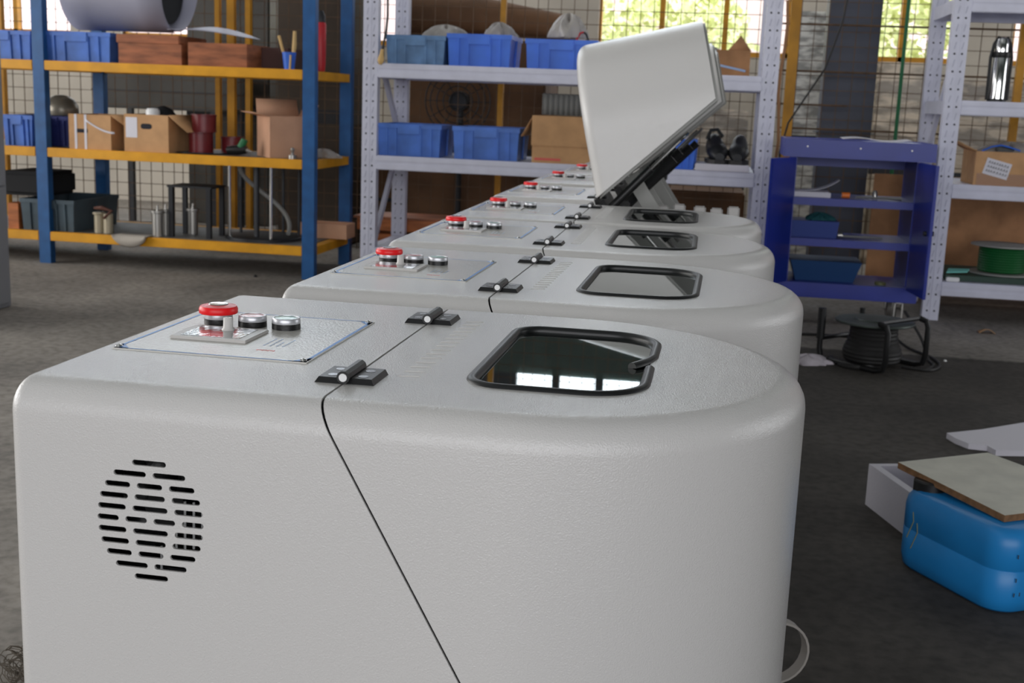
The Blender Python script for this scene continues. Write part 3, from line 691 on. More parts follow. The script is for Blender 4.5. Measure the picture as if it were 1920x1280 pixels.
# ---- grey dome
p = at(100, 212, 6.2); s = MB(); s.lathe([(.088, 0), (.092, .02), (.090, .05), (.070, .085), (.035, .105), (.005, .110)], 32)
tag(s.build('metal_dome', mat('dull_grey_metal', rgb(140, 134, 122), .35, metal=.5), None, (at(108, 212, 6.2).x, 6.24, at(90, 216, 6.1).z)), 'dull grey metal dome resting on the shaded crate behind the blue post', 'dome')
# ---- red tins
for px, wd, z0, hh, lab in ((377, .066, zb2+.006, .105, 'dark red tin, the lower one of the pair standing on the tray'), (389, .066, zb2+.112, .09, 'dark red tin stacked on top of another tin'), (436, .062, zb2+.006, .082, 'dark red tin standing right of the stacked pair')):
    p = at(px, 270, 6.1 if px != 436 else 6.2); s = MB(); s.lathe([(wd, 0), (wd, .004), (wd-.003, .006), (wd-.003, hh-.008), (wd, hh-.006), (wd, hh), (wd-.006, hh), (wd-.006, hh-.004)], 32)
    tag(s.build('paint_tin', m_tin, None, (p.x if px != 389 else at(377, 270, 6.1).x+.018, p.y, z0)), lab, 'tin', 'dark red tins')
p = at(385, 284, 6.12); s = MB(); s.lathe([(.13, 0), (.15, .004), (.15, .006), (.128, .0055)], 32)
tag(s.build('metal_tray', m_dkmetal, None, (p.x, 6.12, zb2)), 'flat round grey tray under the dark red tins', 'tray')
# ---- drill
p = at(452, 285, 6.02); o = thing('power_drill', (p.x, 6.02, zb2), 'black and green power tool lying beside the open cardboard box', 'power tool')
s = MB(); s.tube([(-.075, 0, .028), (-.02, 0, .03), (.03, .0, .035)], [.018, .026, .022], 12); s.build('tool_body', m_black, o)
s = MB(); s.tube([(0, 0, .045), (.02, 0, .085)], [.022, .018], 12); s.build('green_grip', m_grnpost, o)
s = MB(); s.tube([(.03, 0, .03), (.06, 0, .022)], [.012, .006], 10); s.build('chuck', m_steel, o)
p = at(549, 297, 5.99); s = MB(); s.lathe([(.02, 0), (.02, .018), (.008, .022), (.008, .035), (.012, .045), (.008, .055), (.002, .057)], 16)
tag(s.build('silver_knob', m_steel, None, (p.x, 5.985, zb2)), 'small silver knob standing near the right blue post', 'knob')  # plain small silver knob
# ---- bottom yellow shelf
a, c = at(8, 318, 6.1), at(94, 318, 6.1); zt_ = at(50, 371, 5.96).z+.002
s = MB(); s.box(a.x, c.x, 6.05, 6.38, zt_, a.z, .02); tag(s.build('black_case', m_dark), 'soft black case lying on the grey-blue crate at the left', 'case')
p = at(197, 440, 6.03); o = thing('metal_can', (p.x, 6.02, zb3), 'beige metal can with a brown clamp on the bottom yellow shelf', 'can')
s = MB()
for dx in (-.026, .026): s.lathe([(.026, 0), (.026, .1), (.022, .104)], 20, (dx, 0, 0))
s.lathe([(.03, .096), (.034, .1), (.034, .108), (.03, .11)], 20, (-.026, 0, 0)); s.build('can', m_beige, o)
s = MB(); s.tube([(-.05, 0, .13), (.0, -.02, .135), (.05, -.01, .12), (.02, -.04, .08)], [.008, .012, .01, .007], 8); s.build('clamp', mat('brown_iron', rgb(96, 60, 50), .6), o)
p = at(247, 436, 5.93); s = MB()
s.grid(lambda u, v: ((u-.5)*.185, -.02-.015*math.sin(PI*v)-.0*u, -.058*math.sqrt(max(0, 1-(2*u-1)**2))*v+.006), 24, 8)
s.grid(lambda u, v: ((u-.5)*.185, -.02+.10*v, .006), 24, 2)
tag(s.build('folded_cloth', mat('pale_grey_cloth', rgb(176, 168, 158), .85, noise=.1), None, (p.x, YR-.006, zb3+.001), solid=.003), 'pale rounded cloth hanging over the bottom yellow beam', 'cloth')
for px, lab in ((296, 'left polished steel canister with a lug on the bottom yellow shelf'), (311, 'right polished steel canister partly behind the stool leg'), (362, 'polished steel canister standing under the small dark stool')):
    yy = {296: 6.0, 311: 6.08, 362: 6.2}[px]; p = at(px, 445, yy); o = thing('steel_canister', (p.x, yy, zb3), lab, 'canister', 'steel canisters')
    s = MB(); s.lathe([(.028, 0), (.028, .122), (.036, .126), (.036, .138), (.026, .140)], 24); s.build('canister', m_steel, o)
    s = MB(); s.tube([(0, 0, .14), (.002, 0, .165)], .006, 8); s.build('lug', m_steel, o)
# little dark stool
p = at(370, 445, 6.12); o = thing('metal_stool', (p.x+.0, 6.12, zb3), 'small dark metal stool on the bottom yellow shelf', 'stool')
s = MB(); s.box(-.125, .125, -.10, .10, .262, .272, .002); s.build('seat', m_dkmetal, o)
for sx in (-1, 1):
    for sy in (-1, 1): s = MB(); s.box(sx*.105-.012, sx*.105+.012, sy*.085-.012, sy*.085+.012, 0, .262); s.build('leg', m_dkmetal, o)
# chrome rod stand
p = at(497, 455, 6.2); o = thing('rod_stand', (p.x, 6.2, zb3), 'dark round stand with upright chrome rods on the bottom yellow shelf', 'stand')
s = MB(); s.lathe([(.21, 0), (.21, .014), (.2, .018)], 40); s.build('base_disc', m_dkmetal, o)
for an, q in ((215, .19), (300, .19), (160, .17), (20, .18), (70, .15), (265, .1)):
    s = MB(); s.tube([(q*math.cos(R(an)), q*math.sin(R(an)), .016), (q*math.cos(R(an)), q*math.sin(R(an)), .40)], .008 if q > .12 else .014, 10); s.build('rod', m_chrome if an in (215, 300) else m_dkmetal, o)
s = MB(); s.tube([(.13*math.cos(R(a_)), .13*math.sin(R(a_)), .03+.35*(a_/200.0)) for a_ in range(0, 201, 10)], .012, 8); s.build('coiled_hose', m_in, o)

# ---- cable with yellow plug, middle rack
o = thing('hanging_cable', (0, 0, 0), 'black cable hanging beside the white post with a yellowish plug', 'cable')
pts = [at(727, -30, 5.9), at(727, 30, 5.9), at(724, 60, 5.9), at(717, 92, 5.9)]
o.location = pts[-1]; q = [p_-pts[-1] for p_ in pts]
s = MB(); s.tube(q, .006, 8); s.build('cord', m_cable, o)
s = MB(); e = at(713, 121, 5.9)-pts[-1]; s.tube([q[-1], e*.35, e*.6, e*.8, e], [.008, .010, .016, .016, .006], 10); s.build('plug', m_yelwood, o)
# ---- shoes on a white box lid
a, c = at(1302, 325, 5.92), at(1404, 326, 5.92)
s = MB(); s.box(a.x, c.x, 5.92, 6.2, zc2+.001, zc2+.034, .004)
tag(s.build('foam_slab', m_foam), 'flat white foam lid under the black shoes', 'foam lid')
def shoe(label, px, Y, strap):
    p = at(px, 312, Y); o = thing('shoe', (p.x, Y, zc2+.034), label, 'shoe', 'pair of black shoes', R(8 if strap else -3)); o.scale = (1.12, 1.05, 1.25)
    prof = [(-.125, .02, .030, .03), (-.105, .036, .034, .05), (-.06, .046, .036, .062), (-.01, .044, .038, .072), (.03, .038, .04, .09), (.07, .036, .042, .1), (.11, .034, .042, .1), (.125, .026, .04, .08)]
    s = MB(); rings = []
    for y, w_, zc_, h_ in prof:
        rings.append([s._v((w_*math.cos(t_), y, .012+(h_*.5*(1+math.sin(t_)) if True else 0))) for t_ in [2*PI*j/16 for j in range(16)]])
    for A, B in zip(rings, rings[1:]):
        for j in range(16): s.f([A[j], A[(j+1) % 16], B[(j+1) % 16], B[j]])
    s.f(rings[0]); s.f(rings[-1]); s.build('upper', m_shoe, o)
    s = MB(); s.prism([(w_*1.06, y) for y, w_, _, _ in prof]+[(-w_*1.06, y) for y, w_, _, _ in prof[::-1]], 0, .016); s.build('sole', m_sole, o)
    if strap: s = MB(); s.tube([(-.036, .06, .09), (-.02, .07, .125), (.01, .08, .128), (.034, .07, .10)], .008, 8); s.build('pull_tab', m_shoe, o)
shoe('left black shoe with a raised strap beside the small blue crate', 1341, 6.06, True); shoe('right black shoe beside the white post', 1383, 6.06, False)

p = at(604, 284, 6.25); rumple('clear_bag', (p.x, 6.25, zb2), .09, .07, .04, m_wrap, 41); tag(bpy.data.objects['clear_bag'], 'small crumpled clear bag behind the right blue post on the middle shelf', 'bag')
# ---- right rack: flask, spool
p = at(1870, 187, 6.0); o = thing('vacuum_flask', (p.x, 6.02, zr1), 'steel vacuum flask with black strap on the right rack', 'flask')
s = MB(); s.lathe([(.036, .006), (.036, .20), (.030, .215)], 32); s.build('flask_body', m_chrome, o)
s = MB(); s.lathe([(.031, .222), (.031, .26), (.024, .285), (.008, .292)], 32); s.build('cup_cap', m_chrome, o)
s = MB(); s.lathe([(.042, 0), (.042, .012), (.036, .014)], 32); s.lathe([(.038, .20), (.04, .205), (.04, .222), (.032, .226)], 32)
s.build('black_band', m_black, o)
for sx in (-1, 1): s = MB(); s.tube([(sx*.044, 0, .008), (sx*.046, 0, .2), (sx*.036, 0, .262), (sx*.016, 0, .294)], .008, 8); s.build('carry_strap', m_black, o)
p = at(1878, 510, 6.05); o = thing('wire_spool', (p.x+.02, 6.16, zr3+.03), 'spool of green wire with grey flanges on the lowest right shelf', 'spool')
for z in (0, .135): s = MB(); s.lathe([(.15, z), (.15, z+.006), (.04, z+.008)], 40); s.build('flange', m_in, o)
s = MB(); s.lathe([(.1, .008)]+[(.108+.003*(i % 2), .012+i*.006) for i in range(20)]+[(.1, .134)], 40); s.build('wire_winding', m_greenwire, o)
s = MB(); s.box(1.13, 1.75, 5.99, 6.42, zr3+.001, zr3+.028, .002); tag(s.build('green_board', mat('dark_green_board', rgb(42, 66, 56), .6)), 'dark green board under the wire spool', 'board')
s = MB(); s.prism([(0, 0), (.10, .03), (.12, .08), (.02, .07)], 0, .006); tag(s.build('cyan_sheet', m_cyan, None, (1.135, 6.0, zr3+.035)), 'small cyan plastic sheet beside the white post on the lowest shelf', 'plastic sheet')
bpy.data.objects['cyan_sheet'].rotation_euler = (R(8), 0, 0)
s = MB(); s.box(1.13, 1.19, 5.955, 5.98, zr3+.001, zr3+.02, .003); tag(s.build('white_block', m_white), 'small white block at the edge of the lowest right shelf', 'block')
# carton panels behind the cabinet and right rack
s = MB(); s.box(.86, 2.6, 6.78, 6.80, 0, .64); tag(s.build('cardboard_sheet', m_card2), 'tall brown cardboard sheet standing behind the lowest right shelf', 'cardboard sheet')

# ------------------------------------------------------------------ blue tool cabinet
xa, xb, ya, yb = .309, .965, 5.60, 6.0
o = thing('tool_cabinet', (xa, ya, 0), 'open deep blue tool cabinet on castors between the white racks', 'cabinet')
wd, dp = xb-xa, yb-ya
s = MB(); s.box(0, wd, 0, dp, .752, .762); s.box(0, wd, 0, .012, .762, .832, .002); s.box(0, wd, dp-.012, dp, .762, .832); s.box(0, .012, .012, dp-.012, .762, .832); s.box(wd-.012, wd, .012, dp-.012, .762, .832); s.box(.012, wd-.012, .012, dp-.012, .822, .828); s.build('top_tray', m_cabblue, o)
for xx in (.1, .33, .55): q = MB(); q.lathe([(.004, 0), (.003, .002)], 10, M=Matrix.Translation((xx, 0, .80)) @ Matrix.Rotation(R(90), 4, 'X')); q.build('rivet', m_steel, o)
for xx in (.055, wd-.075): s = MB(); s.box(xx, xx+.006, .02, dp-.01, .19, .752); s.build('side_panel', m_cabblue, o)
s = MB(); s.box(.05, wd-.05, dp-.03, dp-.02, .70, .752); s.build('back_rail', m_cabblue, o)
for z in (.572, .388):
    s = MB(); s.box(.061, wd-.075, .025, dp-.02, z-.006, z); s.box(.061, wd-.075, .02, .026, z-.034, z, .002); s.build('shelf', m_cabblue, o)
s = MB(); s.box(.03, wd-.02, .01, dp-.01, .12, .188, .003); s.build('plinth', m_cabblue, o)
# doors swung open
s = MB(); s.box(-.28, 0, 0, .014, .19, .75, .002); dl = s.build('door', m_cabblue, o, (.058, .012, 0)); dl.rotation_euler = (0, 0, R(66))
s = MB(); s.box(0, .28, 0, .014, .18, .75, .002); dr = s.build('door', m_cabblue, o, (wd-.072, .012, 0)); dr.rotation_euler = (0, 0, R(-84))
s = MB(); s.tube([(.235, .03, .46), (.235, -.012, .46)], .011, 12); s.build('lock_knob', m_dkmetal, dr)
for xx in (.09, wd-.09):
    for yy in (.06, dp-.06):
        s = MB(); s.tube([(xx-.011, yy, .045), (xx+.011, yy, .045)], .045, 20); w_ = s.build('castor', mat('castor_rubber', rgb(96, 92, 88), .5), o)
        s = MB(); s.box(xx-.02, xx-.014, yy-.02, yy+.02, .045, .118); s.box(xx+.014, xx+.02, yy-.02, yy+.02, .045, .118); s.box(xx-.02, xx+.02, yy-.02, yy+.02, .112, .119); s.build('castor_fork', m_steel, w_)
def cab(px, z, Y): p = at(px, 400, Y); return (p.x, Y, z)
s = MB(); s.grid(lambda u, v: ((u-.5)*.30, (v-.5)*.16, .004+.006*math.sin(u*7)+.003*v), 20, 3); tag(s.build('crumpled_paper', m_paper, None, (.72, 5.78, .833), solid=.001), 'white paper lying on top of the blue tool cabinet', 'paper')
bk = MB(); bk.box(-.09, .08, -.07, .09, 0, .022, .002); tag(bk.build('notebook', m_paper, None, (.455, 5.74, .572)), 'thick white notebook on the upper cabinet shelf', 'notebook')
s = MB(); s.grid(lambda u, v: (-.1+.2*u, -.06+.12*v, .026+.055*u*u*u), 14, 3); tag(s.build('curled_paper', m_paper, None, (.47, 5.74, .572), solid=.001), 'curled white sheet on the notebook in the blue cabinet', 'paper')
s = MB(); s.tube([(0, 0, .014), (.035, 0, .014)], .013, 12); tag(s.build('orange_cap', m_orange, None, (.585, 5.69, .572)), 'orange plastic cap right of the notebook in the cabinet', 'cap')
s = MB(); s.tube([(0, 0, .008), (.12, .01, .008), (.2, .0, .008)], [.005, .005, .008], 8); tag(s.build('wrench', m_steel, None, (.65, 5.70, .572)), 'steel wrench at the right of the upper cabinet shelf', 'wrench')
s = MB(); s.lathe([(.012, 0), (.012, .03), (.006, .04)], 12); tag(s.build('small_bottle', m_steel, None, (.735, 5.73, .572)), 'small shiny bottle above the wrench on the cabinet shelf', 'bottle')
s = MB(); s.tube([(0, 0, .014), (.02, 0, .014)], .014, 12); s.tube([(.02, 0, .010), (.20, .02, .008)], .006, 8); tag(s.build('torque_wrench', m_steel, None, (.585, 5.70, .388)), 'long steel ratchet handle on the middle cabinet shelf', 'wrench')
s = MB(); s.taper(-.11, .11, -.09, .09, 0, .075, .008); tag(s.build('blue_tray', mat('shaded_blue_plastic', rgb(44, 66, 140), .5), None, (.475, 5.77, .388)), 'blue plastic tray on the middle cabinet shelf', 'tray')
rumple('green_cloth', (.50, 5.77, .463), .06, .05, .03, mat('teal_cloth', rgb(30, 84, 90), .8), 11); tag(bpy.data.objects['green_cloth'], 'teal cloth on the blue tray in the cabinet', 'cloth')
s = MB(); s.taper(-.16, .16, -.12, .12, 0, .095, .03); tag(s.build('blue_basin', mat('dull_blue_plastic', rgb(36, 72, 120), .5), None, (.54, 5.78, .188)), 'dull blue basin at the bottom of the cabinet', 'basin')
s = MB(); s.lathe([(.026, 0), (.026, .012), (.02, .014)], 20); tag(s.build('tape_roll', mat('olive_tape', rgb(96, 98, 60), .5), None, (.79, 5.68, .188)), 'small olive roll at the bottom right of the cabinet', 'tape roll')

# ------------------------------------------------------------------ wire partition
YP = 6.98
o = thing('wire_mesh_partition', (0, YP, 0), 'rusty wire mesh partition with mustard posts behind all racks', 'partition')
xs0, xs1, pn, pm = -5.4, 3.4, .0745, .0785
npan = 8
for k in range(npan):
    x0 = xs0+(xs1-xs0)*k/npan; x1 = xs0+(xs1-xs0)*(k+1)/npan; s = MB(); x = x0+.02
    while x < x1: s.bar((x, 0, .04), (x, 0, 2.35), .0038, .0038); x += pn
    z = .05
    while z < 2.36: s.bar((x0, .004, z), (x1, .004, z), .0038, .0038); z += pm
    s.build('mesh_panel', m_rust, o)
for px, ww in ((5, .05), (84, .055), (413, .028), (438, .045), (470, .03), (945, .03), (1489, .055), (1918, .04)):
    p = at(px, 60, YP); s = MB(); s.box(p.x-ww/2, p.x+ww/2, -.02-.03, -.012, 0, 2.4); s.build('post', m_mustard, o)
p = at(1692, 120, YP-.06); s = MB(); s.tube([(p.x, -.07, 0), (p.x, -.07, 2.3)], .010, 8); s.build('green_post', m_grnpost, o)
for z, x0, x1 in ((.86, .35, 1.25), (1.17, .25, 3.2), (1.42, .25, 3.2), (.99, .25, .7)): s = MB(); s.tube([(x0, -.012, z), (x1, -.012, z)], .006, 6); s.build('rail', m_rust, o)
# black cable sagging across the column
pts = [at(1596, -30, 6.7), at(1580, 40, 6.7), at(1560, 95, 6.7), at(1546, 130, 6.7), at(1512, 180, 6.7), at(1478, 230, 6.65), at(1462, 285, 6.6), at(1458, 400, 6.6)]
s = MB(); s.tube(pts, .005, 8); tag(s.build('sagging_cable', m_cable), 'thin black cable slanting down in front of the dark column', 'cable')
pts = [at(1477, 0, 6.6)+Vector((.01*math.sin(i*1.3), 0, -i*.12)) for i in range(12)]
s = MB(); s.tube(pts, .008, 8); tag(s.build('hanging_rope', mat('tan_rope', rgb(176, 130, 92), .8), None), 'tan rope hanging down just right of the white post', 'rope')

# ------------------------------------------------------------------ stock behind the partition
def bulk(name, label, px0, px1, py0, py1, Y, d, m, cat='box', rumple_=0, z0=None):
    a, c = at(px0, py0, Y), at(px1, py1, Y); zb = 0 if z0 is None else z0
    o = thing(name, ((a.x+c.x)/2, Y+d/2, zb), label, cat); w = (c.x-a.x)/2; h = a.z-zb
    s = MB(); s.box(-w, w, -d/2, d/2, 0, h, .012); s.build('wrapped_load', m, o)
    if zb:
        for sx in (-1, 1):
            for sy in (-1, 1): s = MB(); s.box(sx*(w-.03)-.02, sx*(w-.03)+.02, sy*(d/2-.03)-.02, sy*(d/2-.03)+.02, -zb, 0); s.build('leg', m_dkmetal, o)
    s = MB(); s.box(-w-.005, w+.005, -d/2-.004, d/2+.004, h*.45, h*.5); s.build('strap', m_dkmetal, o)
    return o, w, h
bulk('cardboard_bale', 'tall dark brown cardboard stack behind the middle rack', 770, 1030, 70, 0, 7.5, .6, m_ply)
bulk('cardboard_bale', 'dark grey wrapped load behind the left rack', 172, 405, 130, 0, 7.6, .5, mat('dark_grey_wrap', rgb(72, 70, 66), .5, noise=.3, nscale=3), z0=.80)
bulk('storage_locker', 'dark cupboard behind the brushes at the right end of the blue rack', 520, 660, -60, 0, 7.4, .5, mat('dark_brown_board', rgb(66, 54, 42), .6, noise=.3, nscale=3))
bulk('cardboard_bale', 'dark wrapped load behind the metal roll end', 348, 505, -40, 0, 8.2, .5, mat('very_dark_wrap', rgb(60, 56, 50), .4, noise=.4, nscale=4))
bulk('pallet_load', 'low dark brown load behind the raised lid', 1050, 1425, 345, 0, 7.3, .5, m_ply)
bulk('pallet_load', 'dim brown load under the middle rack', 690, 1048, 300, 0, 8.15, .5, m_ply)
bulk('wrapped_pallet', 'plastic-wrapped beige pallet seen between the lid and the white post', 1240, 1420, 200, 0, 8.1, .6, mat('wrapped_beige', rgb(196, 184, 166), .2, noise=.5, nscale=5, bump=1, bscale=25, stretch=(1, 1, 3.5), thr=(.42, .58)), z0=0)  # streaky wrap highlights put into the colour bands, on all four wrapped pallets
bulk('wrapped_pallet', 'plastic-wrapped pale pallet left of the dark column', 1495, 1560, 20, 0, 8.3, .5, mat('wrapped_white', rgb(222, 222, 216), .2, noise=.5, nscale=8, bump=1, bscale=25, stretch=(1, 1, 3), thr=(.42, .58)), z0=0)
bulk('wrapped_pallet', 'plastic-wrapped pale pallet right of the dark column', 1650, 1770, 115, 0, 8.1, .6, mat('wrapped_beige_dull', rgb(206, 190, 166), .2, noise=.5, nscale=5, bump=1, bscale=25, stretch=(1, 1, 3), thr=(.42, .58)), z0=0)
bulk('wrapped_pallet', 'plastic-wrapped dull pallet behind the right rack', 1790, 2000, 150, 0, 8.4, .6, mat('wrapped_dull', rgb(176, 162, 142), .22, noise=.5, nscale=5, bump=1, bscale=25, stretch=(1, 1, 3), thr=(.42, .58)), z0=0)
# rolled brown sheet on the tall stack
p = at(900, 60, 7.7); o = thing('rolled_cardboard', (p.x, 7.75, p.z-.03), 'long rolled brown cardboard lying on the tall brown stack', 'roll')
s = MB(); s.tube([(-.50, 0, .13), (.0, 0, .125), (.62, 0, .07)], [.14, .12, .07], 20); s.build('roll', m_ply, o)
# fan with guard, behind the blue crates
p = at(855, 190, 7.2); o = thing('industrial_fan', (p.x, 7.25, 0), 'dark round fan with wire guard standing behind the second white shelf', 'fan')
cz = p.z; s = MB()
for rr_ in (.05, .09, .13, .17, .2): s.tube([(rr_*math.cos(2*PI*i/32), 0, cz+rr_*math.sin(2*PI*i/32)) for i in range(32)], .004, 6, closed=True)
for i in range(12): a_ = 2*PI*i/12; s.tube([(.04*math.cos(a_), 0, cz+.04*math.sin(a_)), (.2*math.cos(a_), 0, cz+.2*math.sin(a_))], .003, 6)
s.build('guard', m_dkmetal, o); s = MB(); s.tube([(0, .01, cz), (0, .12, cz)], .06, 16); s.build('motor', m_dkmetal, o); s = MB(); s.tube([(0, .08, 0), (0, .08, cz-.05)], .02, 10); s.lathe([(.12, 0), (.12, .02), (.03, .04)], 24, (0, .06, 0)); s.build('stand', m_dkmetal, o)
# plastic wraps poking out of the crates on the top shelf
for i, (px, sx, sz, lab) in enumerate(((835, .10, .055, 'clear plastic poking out between the faded and bright blue crates'), (935, .08, .065, 'clear plastic peak at the right of the bright blue crate'), (1065, .09, .10, 'clear crumpled plastic bag in the crate behind the raised lid'))):
    p = at(px, 64, 6.1); z_ = at(px, 66, 6.1).z-.012; rumple('plastic_wrap', (p.x, 6.12, z_), sx, .08, sz, m_wrap, 20+i); o = [q for q in bpy.data.objects if q.name.startswith('plastic_wrap')][-1]
    tag(o, lab, 'plastic bag', 'clear plastic bags in the crates')
p = at(1092, 74, 6.05); s = MB(); s.tube([(-.03, 0, -.005), (-.012, 0, .03), (.005, 0, .034)], .005, 8); ob = s.build('wire_loop', m_red2, None, (p.x, 6.05, p.z)); tag(ob, 'short red and dark wire loop on the crate beside the raised lid', 'wire')
s = MB(); s.tube([(.005, 0, .034), (.018, 0, .025), (.03, 0, -.005)], .005, 8); s.build('dark_end', m_cable, ob)

# ------------------------------------------------------------------ on the floor, right
# blue jerrycan with a board on it
def jug():
    bl, br, bc = onz(1688, 1062, 0), onz(1850, 1148, 0), None
    o = thing('jerrycan', (0, 0, 0), 'blue plastic jerrycan standing on the floor under a white board', 'jerrycan')
    return o
jx, jy = .6225, 2.5226; jrz = R(-58.7)
o = thing('jerrycan', (jx, jy, 0), 'blue plastic jerrycan standing on the floor under a white board', 'jerrycan', rz=jrz)
JW, JD, JH = .16, .12, .172
def rr_loop(x, y, r, n=8): return arc(-x+r, -y+r, r, 180, 270, n)+arc(x-r, -y+r, r, 270, 360, n)+arc(x-r, y-r, r, 0, 90, n)+arc(-x+r, y-r, r, 90, 180, n)
s = MB(); rings = []
for sc, z in ((.90, 0), (.97, .008), (1, .03), (1, .0875), (.994, .0885), (.994, .0915), (1, .0925), (1, .138), (.98, .155), (.93, .167), (.85, .172)):
    rings.append([s._v((x, y, z)) for x, y in rr_loop(JW*sc, JD*sc, .055*sc)])
for A, B in zip(rings, rings[1:]):
    for j in range(len(A)): s.f([A[j], A[(j+1) % len(A)], B[(j+1) % len(A)], B[j]])
s.f(rings[0][::-1]); s.f(rings[-1]); s.build('can_body', m_jug, o, ang=50)
s = MB(); n_ = 28
prof = [(.030, .205), (.030, .213), (.034, .214), (.034, .240), (.031, .244), (.002, .245)]
rings = [[s._v(((r_+(.0012 if j % 2 and 2 <= i <= 3 else 0))*math.cos(2*PI*j/n_), (r_+(.0012 if j % 2 and 2 <= i <= 3 else 0))*math.sin(2*PI*j/n_), z_)) for j in range(n_)] for i, (r_, z_) in enumerate(prof)]
for A, B in zip(rings, rings[1:]):
    for j in range(n_): s.f([A[j], A[(j+1) % n_], B[(j+1) % n_], B[j]])
s.build('screw_cap', m_black, o, (-.118, -.066, -.052))
s = MB(); random.seed(5)
for i in range(15):
    yy = random.uniform(-.085, -.015); zz = random.uniform(.02, .14); s.box(JW-.0005, JW+.0008, yy-.0012, yy+.0012, zz-.005, zz+.003)
s.build('foil_fleck', m_chrome, o)
s = MB()
for x0_, z0_, z1_ in ((-.10, .13, .07), (-.085, .11, .05)): s.tube([(x0_, -JD-.0002, z0_), (x0_+.004, -JD-.0002, (z0_+z1_)/2+.01), (x0_-.012, -JD-.0002, z1_)], .0012, 6)
s.build('dried_drip', mat('dried_drip', rgb(120, 124, 96), .7), o)
# white board
z_ = .235
bp = [onz(1684, 866, .207), onz(1884, 966, .188), onz(2100, 940, .188), onz(1852, 848, .207)]
s = MB(); th = Vector((0, 0, .014))
v = [s._v(q) for q in bp]; v2 = [s._v(q-th) for q in bp]
s.f(v); s.mi = 1; s.f(v2[::-1])
for i in range(4): s.f([v[i], v2[i], v2[(i+1) % 4], v[(i+1) % 4]])
tag(s.build('laminated_board', [m_board, m_chip]), 'white laminated chipboard lying on the blue jerrycan', 'board')
# foam box and foam sheet
q = [onz(1622, 945, 0), onz(1683, 993, 0)]
fx = MB(); a, c = q[0], q[1]; dr_ = (c-a).normalized(); nr = Vector((-dr_.y, dr_.x, 0)); Lf = (c-a).length+.06
def bx(A, ux, uy, lx, ly, h): 
    pt = [A, A+ux*lx, A+ux*lx+uy*ly, A+uy*ly]; v = [fx._v(p_) for p_ in pt]; u = [fx._v(p_+Vector((0, 0, h))) for p_ in pt]
    fx.f(v[::-1]); fx.f(u)
    for i in range(4): fx.f([v[i], v[(i+1) % 4], u[(i+1) % 4], u[i]])
bx(a, dr_, nr, Lf, .02, .105); bx(a+nr*.13, dr_, nr, Lf, .02, .105); bx(a+nr*.02, dr_, nr, .02, .11, .105); bx(a+dr_*(Lf-.02)+nr*.02, dr_, nr, .02, .11, .105); bx(a+nr*.02+dr_*.02, dr_, nr, Lf-.04, .11, .02)
tag(fx.build('foam_box', m_foam), 'white foam box on the floor behind the blue jerrycan', 'foam box')
pts = [(1774, 822), (1790, 832), (1815, 842), (1850, 846), (1866, 855), (1930, 856), (2060, 850), (2010, 795), (1930, 800), (1840, 815)]
s = MB(); g_ = [onz(x_, y_, .0) for x_, y_ in pts]; s.prism([(p_.x, p_.y) for p_ in g_], 0.001, .018); tag(s.build('foam_sheet', m_foam), 'flat broken white foam sheet on the floor at the right edge', 'foam sheet')
# cable reel in a tube frame
o = thing('cable_reel', (.655, 4.75, 0), 'black cable reel in a tubular frame in front of the blue cabinet', 'cable reel', rz=R(-42))
s = MB(); s.lathe([(.08, .012)]+[(.088+.022*math.exp(-((i-4)/6.0)**2)+.003*(i % 2), .018+i*.0073) for i in range(19)]+[(.07, .162)], 32); s.build('wound_cable', m_cable, o)
s = MB(); s.lathe([(.148, .166), (.150, .170), (.148, .174), (.05, .176)], 40); s.lathe([(.075, .1765), (.07, .181), (.03, .181)], 32); s.lathe([(.02, .0), (.02, .17)], 16); s.build('flange', mat('worn_grey_green_metal', rgb(88, 96, 92), .4, metal=.5, noise=.3), o)
def frame_loop(y): return [(-.15, y, .19), (-.15, y, .05), (-.14, y, .018), (-.11, y, .011), (.11, y, .011), (.14, y, .018), (.15, y, .05), (.15, y, .16), (.14, y, .182), (.11, y, .19)]
for y in (-.13, .13): s = MB(); s.tube(frame_loop(y), .011, 10); s.build('frame_tube', m_black, o)
for a_ in (((.11, -.13, .19), (.11, .13, .19)), ((-.15, -.13, .09), (-.15, .13, .09))): s = MB(); s.tube(a_, .009, 8); s.build('crossbar', m_black, o)
s = MB(); s.tube([(-.15, -.13, .09), (-.15, -.13, .21)], .016, 10); s.build('grip', m_black, o)
base = o.location
random.seed(2)
cab_pts = [[(1760, 0), (1500, 0)]]
def floor_cable(label, pix, z=.008, r=.006):
    p_ = [onz(x_, y_, 0)+Vector((0, 0, zz)) for x_, y_, zz in pix]
    # smooth
    out = []
    for i in range(len(p_)-1):
        a0, a1, a2, a3 = p_[max(i-1, 0)], p_[i], p_[i+1], p_[min(i+2, len(p_)-1)]
        for k_ in range(6):
            t_ = k_/6.0; out.append(.5*((2*a1)+(a2-a0)*t_+(2*a0-5*a1+4*a2-a3)*t_*t_+(3*a1-a0-3*a2+a3)*t_**3))
    out.append(p_[-1]); s = MB(); s.tube(out, r, 8); tag(s.build('floor_cable', m_cable), label, 'cable')
floor_cable('black cable looping out to the right of the cable reel', [(1660, 640, .05), (1700, 655, .01), (1745, 672, .006), (1762, 688, .006), (1745, 697, .006), (1715, 694, .006), (1690, 690, .006)])
floor_cable('black cable rising over the reel and falling to the right', [(1690, 650, .15), (1722, 668, .08), (1740, 678, .01), (1750, 688, .006), (1735, 697, .006)])
floor_cable('black cable running left from the reel along the floor', [(1600, 634, .006), (1540, 630, .006), (1480, 628, .006), (1440, 626, .006)])
floor_cable('black cable bundle at the foot of the reel', [(1556, 672, .006), (1580, 688, .006), (1620, 694, .012), (1665, 684, .006), (1690, 672, .006)], r=.01)
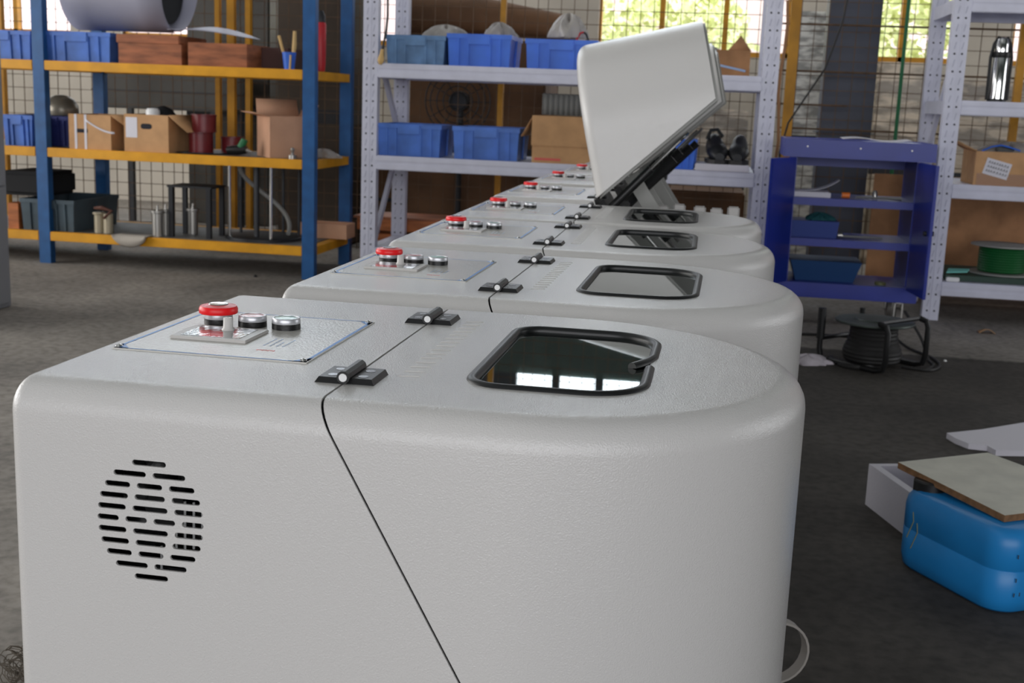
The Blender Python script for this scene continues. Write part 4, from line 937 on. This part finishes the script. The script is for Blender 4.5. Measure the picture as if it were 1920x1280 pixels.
p = onz(1515, 680, 0); rumple('white_rag', (p.x, p.y, 0), .085, .05, .03, m_rag, 31); tag(bpy.data.objects['white_rag'], 'crumpled dirty white rag on the floor left of the reel', 'rag')
s = MB(); p = onz(1849, 624, 0); s.grid(lambda u, v: ((u-.5)*.07+.0, (v-.5)*.05, .003+.018*math.sin(PI*u)*(1-.4*v)), 8, 3); tag(s.build('cardboard_scrap', m_card, None, (p.x, p.y, 0), solid=.002), 'small bent cardboard scrap on the floor under the right rack', 'scrap')
for x_, y_, r_, lab in ((1772, 677, .006, 'tiny white pebble on the floor right of the cable loop'), (479, 519, .010, 'small dark lump on the floor near the blue rack')):
    p = onz(x_, y_, 0); rumple('pebble', (p.x, p.y, 0), r_, r_, r_, m_white if x_ > 1000 else m_dark, int(x_), n=5); o = [q for q in bpy.data.objects if q.name.startswith('pebble')][-1]; tag(o, lab, 'pebble')
# clear plastic loop behind the nearest machine
p = onz(1462, 1290, 0); s = MB(); L_ = [(.0+.055*math.cos(a_), 0, .058+.055*math.sin(a_)) for a_ in [2*PI*i/28 for i in range(28)]]
rings = [[s._v((x_*k_, y_, .058+(z_-.058)*k_)) for (x_, q_, z_) in L_ for y_ in (yy,)] for k_, yy in ((1, -.012), (1, .012), (.93, .012), (.93, -.012))]
for A, B in zip(rings, rings[1:]+rings[:1]):
    for j in range(len(A)): s.f([A[j], A[(j+1) % len(A)], B[(j+1) % len(A)], B[j]])
ob = s.build('tape_loop', m_wrap, None, (p.x-.01, p.y+.02, 0)); ob.rotation_euler = (0, 0, R(20)); tag(ob, 'clear tape loop on the floor right of the nearest machine', 'tape')
# tuft of metal swarf, bottom left
p = onz(48, 1275, 0); s = MB(); random.seed(12)
for i in range(70):
    c0 = Vector((random.gauss(0, .035), random.gauss(0, .03), 0)); rr_ = random.uniform(.006, .025); ph = random.uniform(0, 6); tl = random.uniform(-1, 1)
    s.tube([c0+Vector((rr_*math.cos(ph+j*.7), rr_*math.sin(ph+j*.7)*.8, max(.001, .018+rr_*math.sin(ph+j*.5+tl)*.9+.001*j))) for j in range(9)], .0009, 4)
tag(s.build('fibre_tuft', mat('brown_fibre', rgb(92, 84, 74), .8), None, (p.x, p.y, 0)), 'tangled brown fibre tuft on the floor left of the nearest machine', 'fibre', kind='stuff')
# grey steel cabinet at the left edge
q = onz(22, 573, 0)
o = thing('steel_cabinet', (q.x-.9, q.y-.55, 0), 'plain grey steel cabinet cut off by the left picture edge', 'cabinet')
s = MB(); s.box(0, .90, 0, .55, .0, 1.75, .004); s.build('cabinet_body', m_cab_grey, o)
s = MB(); s.box(.901, .909, .02, .53, .02, .512, .002); s.build('lower_panel', m_cab_grey, o); s = MB(); s.box(.901, .909, .02, .53, .518, 1.73, .002); s.build('upper_panel', m_cab_grey, o)
